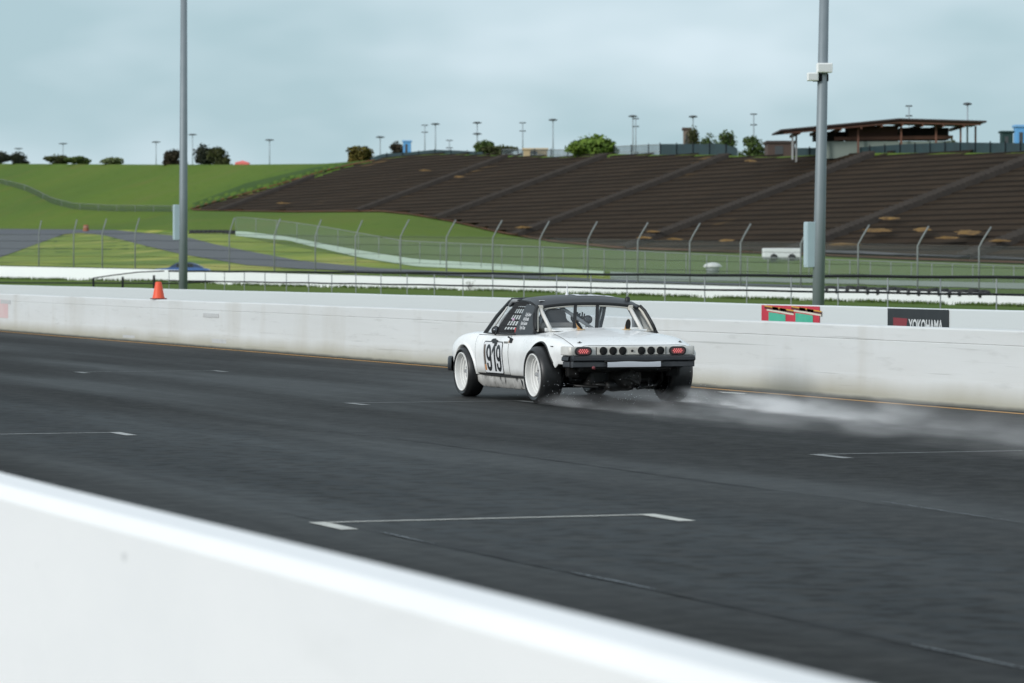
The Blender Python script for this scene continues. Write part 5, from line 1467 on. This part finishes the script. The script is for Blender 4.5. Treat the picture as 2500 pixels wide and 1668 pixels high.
for i, s_ in enumerate(np.linspace(-1, 1, 13)):
    v += [(2.10 + .05 * (1 - s_ * s_), .69 * s_, .78), (1.60 + .04 * (1 - s_ * s_), .58 * s_, 1.15)]
    if i: f.append((2 * i - 2, 2 * i, 2 * i + 1, 2 * i - 1))
pydata('windscreen', v, f, GLS, car)
bm = bmesh.new(); tube(bm, [(1.6 + .03 * (1 - (s_ / .58) ** 2), s_, 1.150 + .012 * (1 - (s_ / .58) ** 2)) for s_ in np.linspace(-.58, .58, 13)], .018, 6); obj('windscreen_header', bm, ROOFM, car)
# straps over the rear window
for yy in (.185, -.085):
    bm = bmesh.new(); z1 = roofz(.64, yy) - .03
    w_ = .019
    yb_, yt_ = yy + .070, yy - .025
    vs = [(.405, yb_ - w_, .835), (.405, yb_ + w_, .835), (.618, yt_ + w_, z1), (.618, yt_ - w_, z1)]
    vv = [bm.verts.new((x - .006, y, z)) for x, y, z in vs] + [bm.verts.new((x + .004, y, z)) for x, y, z in vs]
    for q in ((0, 3, 2, 1), (4, 5, 6, 7), (0, 1, 5, 4), (2, 3, 7, 6), (0, 4, 7, 3), (1, 2, 6, 5)): bm.faces.new([vv[i] for i in q])
    obj('window_strap', bm, RUB, car)
# white ledge under the window
bm = bmesh.new(); box(bm, .42, .47, -.60, .60, .795, .838, .008); obj('window_ledge', bm, PAINT, car)
# roof number plate (seen nearly edge-on), antenna, camera, hook
v = []; f = []
for i, x in enumerate(np.linspace(.84, 1.30, 12)):
    for j, y in enumerate(np.linspace(-.42, .06, 12)): v.append((x, y, roofz(x, y) + .004))
    if i:
        for j in range(11): a = (i - 1) * 12 + j; f.append((a, a + 12, a + 13, a + 1))
rp = pydata('roof_number_panel', v, f, DECAL, car, True)
for ch, yc in (('9', -.29), ('1', -.18), ('9', -.07)):
    bm = bmesh.new(); Q = digit9(0, .10, 0, .34, .03) if ch == '9' else digit1(0, .07, 0, .34, .03)
    for q in Q: bm.faces.new([bm.verts.new((.90 + c_, yc - a, roofz(.90 + c_, yc - a) + .007)) for a, c_ in q])
    obj('digit', bm, BLKD, rp)
bm = bmesh.new(); lathe(bm, [(.022, 0), (.014, .02), (.006, .06), (.003, .14), (0, .142)], 12, 'z', c=(.98, .125, roofz(.98, .125))); obj('antenna', bm, DECAL, car)
bm = bmesh.new(); lathe(bm, [(.030, -.02), (.030, .02), (.018, .035), (0, .037)], 14, 'z', c=(.72, -.52, roofz(.72, -.52) + .01)); obj('roof_camera', bm, RUB, car)
bm = bmesh.new(); box(bm, .70, .74, .50, .56, roofz(.72, .53) + .002, roofz(.72, .53) + .008, .002); obj('roof_sticker', bm, DECAL, car)

# --- exhaust stacks through the deck
EXH = mat('exhaust_heated', (.50, .25, .085), .45, metal=.5, n=(16, .8, (.62, .42, .20), 5))
for yy, turn in ((.262, 50), (-.300, -12)):
    x0 = .19; z0 = top_z(x0, yy); bm = bmesh.new(); n_ = 24; rr = .031
    ta = R(turn); tilt = Vector((-.30, math.sin(ta) * .5, 1)).normalized()
    base = Vector((x0, yy, z0 - .01)); rings = []
    ax = tilt; u_ = Vector((math.cos(ta), math.sin(ta), 0)); u_ = (u_ - ax * u_.dot(ax)).normalized(); w_ = ax.cross(u_)
    for lvl in (0, 1):
        ring = []
        for k in range(n_):
            a = 2 * math.pi * k / n_; off = u_ * math.cos(a) * rr + w_ * math.sin(a) * rr
            hh_ = 0.006 if lvl == 0 else .074 + .058 * math.cos(a)       # slash cut facing the rear
            ring.append(base + off + ax * hh_)
        rings.append(ring)
    r1 = [bm.verts.new(q) for q in rings[0]]; r2 = [bm.verts.new(q) for q in rings[1]]
    for k in range(n_): bm.faces.new((r1[k], r1[(k + 1) % n_], r2[(k + 1) % n_], r2[k]))
    for q in bm.faces: q.smooth = True
    ex = obj('exhaust_stack', bm, EXH, car)
    cen = sum(rings[1], Vector()) / n_; nn = (rings[1][0] - cen).cross(rings[1][6] - cen).normalized()
    if nn.x > 0: nn = -nn
    bm = bmesh.new(); bm.faces.new([bm.verts.new(cen + (q - cen) * .94 + nn * .0015) for q in rings[1]]); obj('exhaust_mouth_shade', bm, WELL, ex)  # flat black cap painted for the shade inside the pipe
    bm = bmesh.new(); lathe(bm, [(.055, 0.0), (.050, .006), (.032, .010)], 20, 'z', c=(x0, yy, z0 + .002)); obj('deck_flange', bm, mat('heat_stain', (.55, .42, .25), .6), ex)

# --- roll cage and cabin
def cagebar(pts, r_, m, name='cage_tube'):
    bm = bmesh.new(); tube(bm, pts, r_, 10); return obj(name, bm, m, car)
cagebar([(.60, .590, 1.045), (.33, .560, .800)], .023, CAGE, 'cage_brace'); cagebar([(.60, -.510, 1.045), (.33, -.550, .800)], .023, CAGE, 'cage_brace')
for sgn in (1, -1):
    bm = bmesh.new(); yq = .590 if sgn > 0 else -.510; box(bm, .585, .635, yq - .03, yq + .03, 1.03, 1.092, .01); obj('cage_bracket', bm, CREAM, car)
cagebar([(.66, .60, .40), (.66, .57, .95), (.68, .50, 1.085), (.69, .30, 1.115), (.69, -.30, 1.115), (.68, -.50, 1.085), (.66, -.57, .95), (.66, -.60, .40)], .021, CAGEG, 'main_hoop')
cagebar([(.68, .38, 1.11), (.66, -.50, .55)], .020, CAGEG)
for sgn in (1, -1):
    cagebar([(.69, sgn * .50, 1.10), (1.1, sgn * .52, 1.145), (1.50, sgn * .52, 1.125), (1.85, sgn * .60, .90), (2.0, sgn * .64, .66)], .019, CAGEG)
    cagebar([(.70, sgn * .60, .78), (1.85, sgn * .64, .62)], .018, CAGEG)
cagebar([(1.50, .52, 1.125), (1.50, -.52, 1.125)], .018, CAGEG); cagebar([(1.94, .62, .76), (1.94, -.62, .76)], .018, CAGEG)
# driver's seat (left side) with headrest, dash, wheel
SEAT = mat('seat_grey', (.15, .15, .155), .7, n=(8, .5, (.13, .13, .13), 4)); SEAT2 = mat('seat_cloth', (.24, .22, .20), .8)
v = []; f = []
prof = [(-.19, .40), (-.22, .60), (-.24, .78), (-.20, .88), (-.13, .93), (-.12, 1.0), (-.08, 1.045), (0, 1.055), (.08, 1.045), (.12, 1.0), (.13, .93), (.20, .88), (.24, .78), (.22, .60), (.19, .40)]
bm = bmesh.new(); fr = [bm.verts.new((.98 - .14 * (z - .4), .33 + y, z)) for y, z in prof]; bk_ = [bm.verts.new((.88 - .16 * (z - .4), .33 + y * 1.0, z)) for y, z in prof]
bm.faces.new(fr); bm.faces.new(bk_[::-1])
for k in range(len(prof)): j = (k + 1) % len(prof); bm.faces.new((fr[k], fr[j], bk_[j], bk_[k]))
bmesh.ops.recalc_face_normals(bm, faces=bm.faces); bmesh.ops.bevel(bm, geom=list(bm.edges), offset=.012, segments=2, affect='EDGES'); obj('driver_seat', bm, SEAT, car)
bm = bmesh.new(); box(bm, .56, .74, .10, .60, .76, .895, .04); obj('seat_shelf', bm, SEAT2, car)
bm = bmesh.new(); box(bm, 1.78, 2.02, -.62, .62, .62, .795, .03); obj('dashboard', bm, INTB, car)
bm = bmesh.new(); pts = [(1.55 + .06 * math.cos(a) * .5, .33 + .165 * math.sin(a), .80 + .155 * math.cos(a)) for a in np.linspace(0, 2 * math.pi, 25)]; tube(bm, pts, .014, 8); tube(bm, [(1.55, .33 - .15, .80), (1.55, .33 + .15, .80)], .012, 6); obj('steering_wheel', bm, INTB, car)
# two dark round pods with a bracket seen through the rear window
for yy, zz, rr in ((.115, .945, .058), (-.035, .925, .050)):
    bm = bmesh.new(); lathe(bm, [(0, .70), (rr * .9, .70), (rr, .712), (rr, .745), (rr * .8, .76), (0, .76)], 24, 'x', c=(0, yy, zz)); o_ = obj('gauge_pod', bm, mat('pod_grey', (.045, .052, .06), .35), car)
bm = bmesh.new()
for q in ((.07, 1.0), (.04, 1.012), (.10, 1.012), (.015, .995)): tube(bm, [(.72, q[0], .95), (.72, q[0] - .005, q[1])], .009, 5)
tube(bm, [(.73, -.02, .88), (.72, .0, .80)], .006, 5); tube(bm, [(.73, .10, .95), (.73, -.02, .94)], .02, 6); obj('pod_bracket', bm, INTB, car)
bm = bmesh.new(); lathe(bm, [(0, -.03), (.028, -.02), (.03, .01), (.018, .035), (0, .04)], 14, 'z', c=(1.86, -.30, .815)); obj('dash_switch', bm, INTB, car)
# window net on the left
NET = mat('net_black', (.010, .010, .011), .8)
def netp(s_, z):      # s_ 0..1 from rear to front at height z
    t_ = (z - .765) / (1.115 - .765)
    xr = .985 - .105 * t_ + .01; xf = 1.60 - .26 * t_ ** 1.0 + .12 * (1 - t_)
    y = .742 - .125 * t_
    return Vector((xr + (xf - xr) * s_, y, z))
nets = obj('window_net', bmesh.new(), NET, car); bm = bmesh.new()
def ribbon(p, q, wd, seg=8, sag=0):
    d = (q - p).normalized(); up_ = Vector((0, 1, 0)).cross(d).normalized() * wd / 2
    a = None
    for k in range(seg + 1):
        c_ = p.lerp(q, k / seg) + Vector((0, sag * math.sin(math.pi * k / seg), 0)); n1, n2 = bm.verts.new(c_ + up_), bm.verts.new(c_ - up_)
        if a: bm.faces.new((a[0], a[1], n2, n1))
        a = (n1, n2)
for z in (.775, .845, .915, .985, 1.055): ribbon(netp(0, z), netp(1, z), .022)
ribbon(netp(0, 1.088), netp(1, 1.088), .022); ribbon(netp(0, 1.11), netp(1, 1.11), .03)
for s_ in (0.0, .14, .28, .42, .56, .68): ribbon(netp(s_, .765), netp(s_, 1.11), .020)
for q0, q1 in ((.70, .86), (.84, 1.02)):  # solid black sheets painting in the cabin's shade ahead of the webbing
    vs = [bm.verts.new(netp(a_, z_)) for a_, z_ in ((q0, .765), (q1, .765), (q1, 1.11), (q0, 1.11))]; bm.faces.new(vs)
bm.to_mesh(nets.data); bm.free(); nets.data.materials.append(NET) if not nets.data.materials else None
bm = bmesh.new(); p = netp(.47, .925); box(bm, p.x - .035, p.x + .035, p.y + .004, p.y + .010, p.z - .016, p.z + .014, .003); obj('net_buckle', bm, mat('buckle_pink', (.55, .38, .52), .5), nets)
bm = bmesh.new(); p = netp(.06, .80); box(bm, p.x - .03, p.x + .03, p.y + .004, p.y + .010, p.z - .03, p.z + .03, .003); obj('red_tab', bm, mat('tab_red', (.50, .03, .03), .5), nets)
# light tube and mirror in the front corner of the side window
bm = bmesh.new(); tube(bm, [(1.93, .69, .80), (1.62, .625, 1.06)], .010, 8); obj('side_tube', bm, CAGE, car)
bm = bmesh.new(); tube(bm, [(1.60, .60, 1.08), (1.48, .60, 1.135), (1.30, .60, 1.135)], .022, 8); obj('padded_tube', bm, CAGEG, car)
bm = bmesh.new(); lathe(bm, [(0, -.035), (.040, -.03), (.052, 0), (.045, .03), (0, .045)], 18, 'x', c=(1.66, .752, .790)); mr_ = obj('side_mirror', bm, RUB, car)
bm = bmesh.new(); lathe(bm, [(0, -.040), (.038, -.036), (.040, -.028)], 18, 'x', c=(1.66, .752, .790)); obj('mirror_glass', bm, mat('mirror_chrome', (.12, .13, .14), .12, metal=.8), mr_)
bm = bmesh.new(); tube(bm, [(1.66, .74, .755), (1.66, .752, .78)], .010, 6); obj('mirror_stalk', bm, RUB, mr_)
bm = bmesh.new(); tube(bm, [(2.20, .60, .760), (2.22, .62, .79)], .006, 6); obj('washer_nozzle', bm, DECAL, car)

# --- wheels
def wheel(name, x, y, R_, W_, rim_r, sgn, camber=0, label=None):
    """y = outer face; the tyre lies inboard of it"""
    e_ = obj(name, bmesh.new(), RUB, car); e_.location = (x, y, R_ - .004); e_.rotation_euler = (R(camber) * sgn, 0, 0)
    def s(prof): return [(r_, -sgn * d) for r_, d in prof]
    bm = bmesh.new(); w2 = W_
    lathe(bm, s([(rim_r + .004, .012), (rim_r + .03, .002), (rim_r + (R_ - rim_r) * .55, -.004), (R_ - .022, .012), (R_ - .006, .032), (R_, .055), (R_ + .001, w2 * .5), (R_, w2 - .055), (R_ - .006, w2 - .032), (R_ - .022, w2 - .012), (rim_r + .03, w2), (rim_r - .01, w2 - .01)]), 72, 'y')
    bm.to_mesh(e_.data); bm.free(); e_.data.materials.clear(); e_.data.materials.append(TREAD)
    for p_ in e_.data.polygons: p_.use_smooth = True
    bm = bmesh.new()
    lathe(bm, s([(rim_r + .005, .014), (rim_r + .004, .002), (rim_r - .004, -.002), (rim_r - .013, .006), (rim_r - .017, .022), (rim_r - .022, .060), (rim_r - .036, .062), (rim_r - .040, .080), (rim_r - .058, .086), (rim_r - .062, .105), (rim_r - .080, .110), (rim_r - .086, .128)]), 60, 'y'); rm_ = obj('rim', bm, RIMW, e_); rm_.data.set_sharp_from_angle(angle=R(30))
    bm = bmesh.new(); rc = rim_r - .084
    lathe(bm, s([(rc + .002, .128), (rc * .9, .120), (rc * .78, .120), (.062, .100), (.055, .085), (.030, .080), (0, .080)]), 48, 'y')
    for k in range(5):
        a = 2 * math.pi * k / 5 + .3; lathe(bm, s([(0, .084), (.010, .084), (.011, .105)]), 8, 'y', c=(.044 * math.cos(a), 0, .044 * math.sin(a)))
    hub = obj('wheel_centre', bm, RIMG, e_); hub.data.set_sharp_from_angle(angle=R(30))
    for k in range(5):
        a = 2 * math.pi * k / 5; bm = bmesh.new(); p = [(.045, .090), (rc * .6, .100), (rc + .010, .112)]
        tube(bm, [(r_ * math.cos(a), -sgn * d, r_ * math.sin(a)) for r_, d in p], [.026, .020, .024], 8); obj('spoke', bm, RIMG, e_)
    return e_
wheel('wheel', 0, .912, .320, .265, .238, 1, -2.0); wheel('wheel', 0, -.912, .320, .265, .238, -1, -3.0)
wheel('wheel', 2.45, .905, .295, .215, .224, 1, -1.0); wheel('wheel', 2.45, -.905, .295, .215, .224, -1, -1.0)

# --- underside: floor, gearbox, engine, arms, dampers, exhaust
MET = mat('dirty_metal', (.060, .058, .055), .55, metal=.4, n=(10, .8, (.020, .019, .018), 5)); DKM = mat('oily_black', (.012, .012, .012), .5, n=(8, .7, (.030, .029, .028), 4))
bm = bmesh.new(); box(bm, .45, 2.85, -.60, .60, .155, .30, .03); obj('floor_pan', bm, DKM, car)
bm = bmesh.new(); box(bm, -.30, .50, -.30, .34, .19, .50, .05); box(bm, -.10, .42, -.52, .52, .215, .42, .04); box(bm, -.55, -.2, -.55, .55, .36, .55, .03); obj('engine', bm, DKM, car)
bm = bmesh.new(); lathe(bm, [(0, -.62), (.085, -.62), (.11, -.56), (.125, -.40), (.15, -.25), (.16, -.10)], 24, 'x', c=(0, -.02, .285)); 
for k in range(8):
    a = 2 * math.pi * k / 8; lathe(bm, [(0, -.632), (.010, -.632), (.010, -.60)], 8, 'x', c=(0, -.02 + .095 * math.cos(a), .285 + .095 * math.sin(a)))
obj('gearbox', bm, MET, car)
bm = bmesh.new(); tube(bm, [(-.66, -.10, .24), (-.60, -.02, .27), (-.64, .06, .30)], .020, 8); tube(bm, [(-.64, .0, .30), (-.64, -.12, .22)], .016, 8); obj('gear_linkage', bm, MET, car)
bm = bmesh.new(); lathe(bm, [(0, -.10), (.052, -.10), (.062, -.05), (.062, .16), (.05, .22), (0, .22)], 18, 'y', c=(-.42, -.02, .205)); tube(bm, [(-.42, .18, .21), (-.20, .34, .22), (.2, .36, .24)], .026, 8); obj('silencer', bm, DKM, car)
bm = bmesh.new(); tube(bm, [(-.42, -.18, .17), (-.30, -.45, .20), (0.0, -.62, .26)], .016, 8); tube(bm, [(-.42, .28, .19), (-.25, .48, .20), (0.0, .64, .26)], .016, 8); obj('trailing_arm', bm, DKM, car)
for sgn in (1, -1):
    bm = bmesh.new(); tube(bm, [(0, sgn * .18, .31), (0, sgn * .70, .31)], .022, 8); obj('driveshaft', bm, MET, car)
    bm = bmesh.new(); tube(bm, [(-.05, sgn * .54, .22), (-.05, sgn * .52, .58)], .022, 8)
    obj('damper', bm, DKM, car); bm = bmesh.new()
    pts = [(-.05 + .045 * math.cos(a), sgn * .53 + .045 * math.sin(a), .34 + .18 * a / (12 * math.pi)) for a in np.linspace(0, 12 * math.pi, 90)]; tube(bm, pts, .007, 5); obj('spring', bm, mat('spring_yellow', (.34, .19, .02), .6), car)
    bm = bmesh.new(); lathe(bm, [(.035, -.02), (.14, -.02), (.14, .0), (.035, .0)], 28, 'y', c=(0, sgn * .60, .316)); obj('brake_disc', bm, MET, car)
    bm = bmesh.new(); box(bm, -.44, -.40, sgn * .60 - .09, sgn * .60 + .07, .30, .46, .03); obj('mud_shield', bm, WELL, car)
bm = bmesh.new(); tube(bm, [(-.55, -.27, .30), (-.55, -.27, .17)], .006, 5); obj('drain_pipe', bm, DKM, car)

# --- spray thrown up by the wheels (fine water, nobody could count it)
def spray(name, label, p0, p1, wid, hgt, dens, seed, edge=.25, w0=.3, h0=.35, power=1.3, lo=.42, hi=.70):
    """mist trailing from p0 (at the wheel) to p1, widening, thinning out along and upwards"""
    p0 = Vector(p0); p1 = Vector(p1); d = p1 - p0; L_ = d.length; yaw = math.atan2(d.y, d.x)
    bm = bmesh.new(); box(bm, 0, L_, -wid, wid, .012, hgt)
    m = bpy.data.materials.new(name + '_mist'); m.use_nodes = True; t = m.node_tree; t.nodes.clear()
    o_ = N(t, 'ShaderNodeOutputMaterial'); pv = N(t, 'ShaderNodeVolumePrincipled'); pv.inputs['Color'].default_value = (.99, .995, 1, 1); pv.inputs['Anisotropy'].default_value = -.3
    tc_ = N(t, 'ShaderNodeTexCoord'); sp_ = N(t, 'ShaderNodeSeparateXYZ'); t.links.new(tc_.outputs['Object'], sp_.inputs[0])
    mp_ = N(t, 'ShaderNodeMapping'); mp_.inputs['Scale'].default_value = (.30, 1.0, 2.0); mp_.inputs['Location'].default_value = (seed, seed * 2.3, 0)
    no_ = N(t, 'ShaderNodeTexNoise'); no_.inputs['Scale'].default_value = 2.4; no_.inputs['Detail'].default_value = 5; t.links.new(tc_.outputs['Object'], mp_.inputs[0]); t.links.new(mp_.outputs[0], no_.inputs['Vector'])
    def M_(op, *a):
        r = N(t, 'ShaderNodeMath', operation=op)
        for i_, q in enumerate(a):
            if isinstance(q, (int, float)): r.inputs[i_].default_value = q
            else: t.links.new(q, r.inputs[i_])
        return r.outputs[0]
    def rng(sock, a, b_, c_=0.0, d_=1.0):
        r = N(t, 'ShaderNodeMapRange'); r.interpolation_type = 'SMOOTHSTEP'
        r.inputs['From Min'].default_value = a; r.inputs['From Max'].default_value = b_; r.inputs['To Min'].default_value = c_; r.inputs['To Max'].default_value = d_
        t.links.new(sock, r.inputs['Value']); return r.outputs[0]
    s_ = M_('DIVIDE', sp_.outputs[0], L_)
    wv = M_('MULTIPLY_ADD', s_, wid * (1 - w0), wid * w0); hv = M_('MULTIPLY_ADD', s_, hgt * (1 - h0), hgt * h0)
    fy = rng(M_('DIVIDE', M_('ABSOLUTE', sp_.outputs[1]), wv), 1.0, 0.0); fz = rng(M_('DIVIDE', sp_.outputs[2], hv), 1.0, 0.0)
    fx = M_('POWER', M_('MAXIMUM', M_('SUBTRACT', 1.0, s_), 0.0), power)
    den = M_('MULTIPLY', M_('MULTIPLY', fy, fz), M_('MULTIPLY', fx, rng(sp_.outputs[0], 0, edge)))
    den = M_('MULTIPLY', M_('MULTIPLY', den, rng(no_.outputs['Fac'], lo, hi, .08, 1)), dens)
    t.links.new(den, pv.inputs['Density']); t.links.new(pv.outputs[0], o_.inputs['Volume'])
    o = obj(name, bm, m); o.location = (p0.x, p0.y, 0); o.rotation_euler = (0, 0, yaw)
    return tag(o, label, None, None, 'stuff')
def carpt(x, y):
    M4 = Matrix.Translation(car.location) @ Matrix.Rotation(car.rotation_euler.z, 4, 'Z'); return M4 @ Vector((x, y, 0))
a = carpt(-.18, -.80); spray('tyre_spray', 'white water spray streaming back from the right rear tyre', (a.x, a.y, 0), (a.x - .9, a.y - 11.0, 0), .85, .42, 5.0, 1.7, w0=.24, h0=.5, power=1.9)
a = carpt(-.16, .80); spray('tyre_spray', 'low water mist behind the left rear tyre and under the tail', (a.x, a.y, 0), (a.x - .3, a.y - 9.0, 0), .8, .5, 1.5, 5.1, w0=.30, h0=.35, power=1.6)
a = carpt(-1.6, -.20); spray('drifting_spray', 'thin grey veil of drifting spray spreading back along the track', (a.x, a.y, 0), (a.x - 2.2, a.y - 26, 0), 2.0, .55, .26, 9.4, edge=5, w0=.4, h0=.5, power=.5)
rnd = random.Random(11); v = []; f = []
for k in range(260):
    c_ = carpt(rnd.uniform(-1.2, .1), rnd.choice((.8, -.8, 0)) + rnd.gauss(0, .16)); r_ = rnd.uniform(.0015, .004); z = abs(rnd.gauss(.12, .14)) + .01
    i0 = len(v)
    for q in ((1, 0, 0), (-1, 0, 0), (0, 1, 0), (0, -1, 0), (0, 0, 1), (0, 0, -1)): v.append((c_.x + q[0] * r_, c_.y + q[1] * r_, z + q[2] * r_))
    for q in ((0, 2, 4), (2, 1, 4), (1, 3, 4), (3, 0, 4), (2, 0, 5), (1, 2, 5), (3, 1, 5), (0, 3, 5)): f.append(tuple(i0 + j for j in q))
tag(pydata('water_droplets', v, f, mat('water_drop', (.75, .80, .85), .1)), 'tiny water droplets thrown up round the rear tyres', None, None, 'stuff')
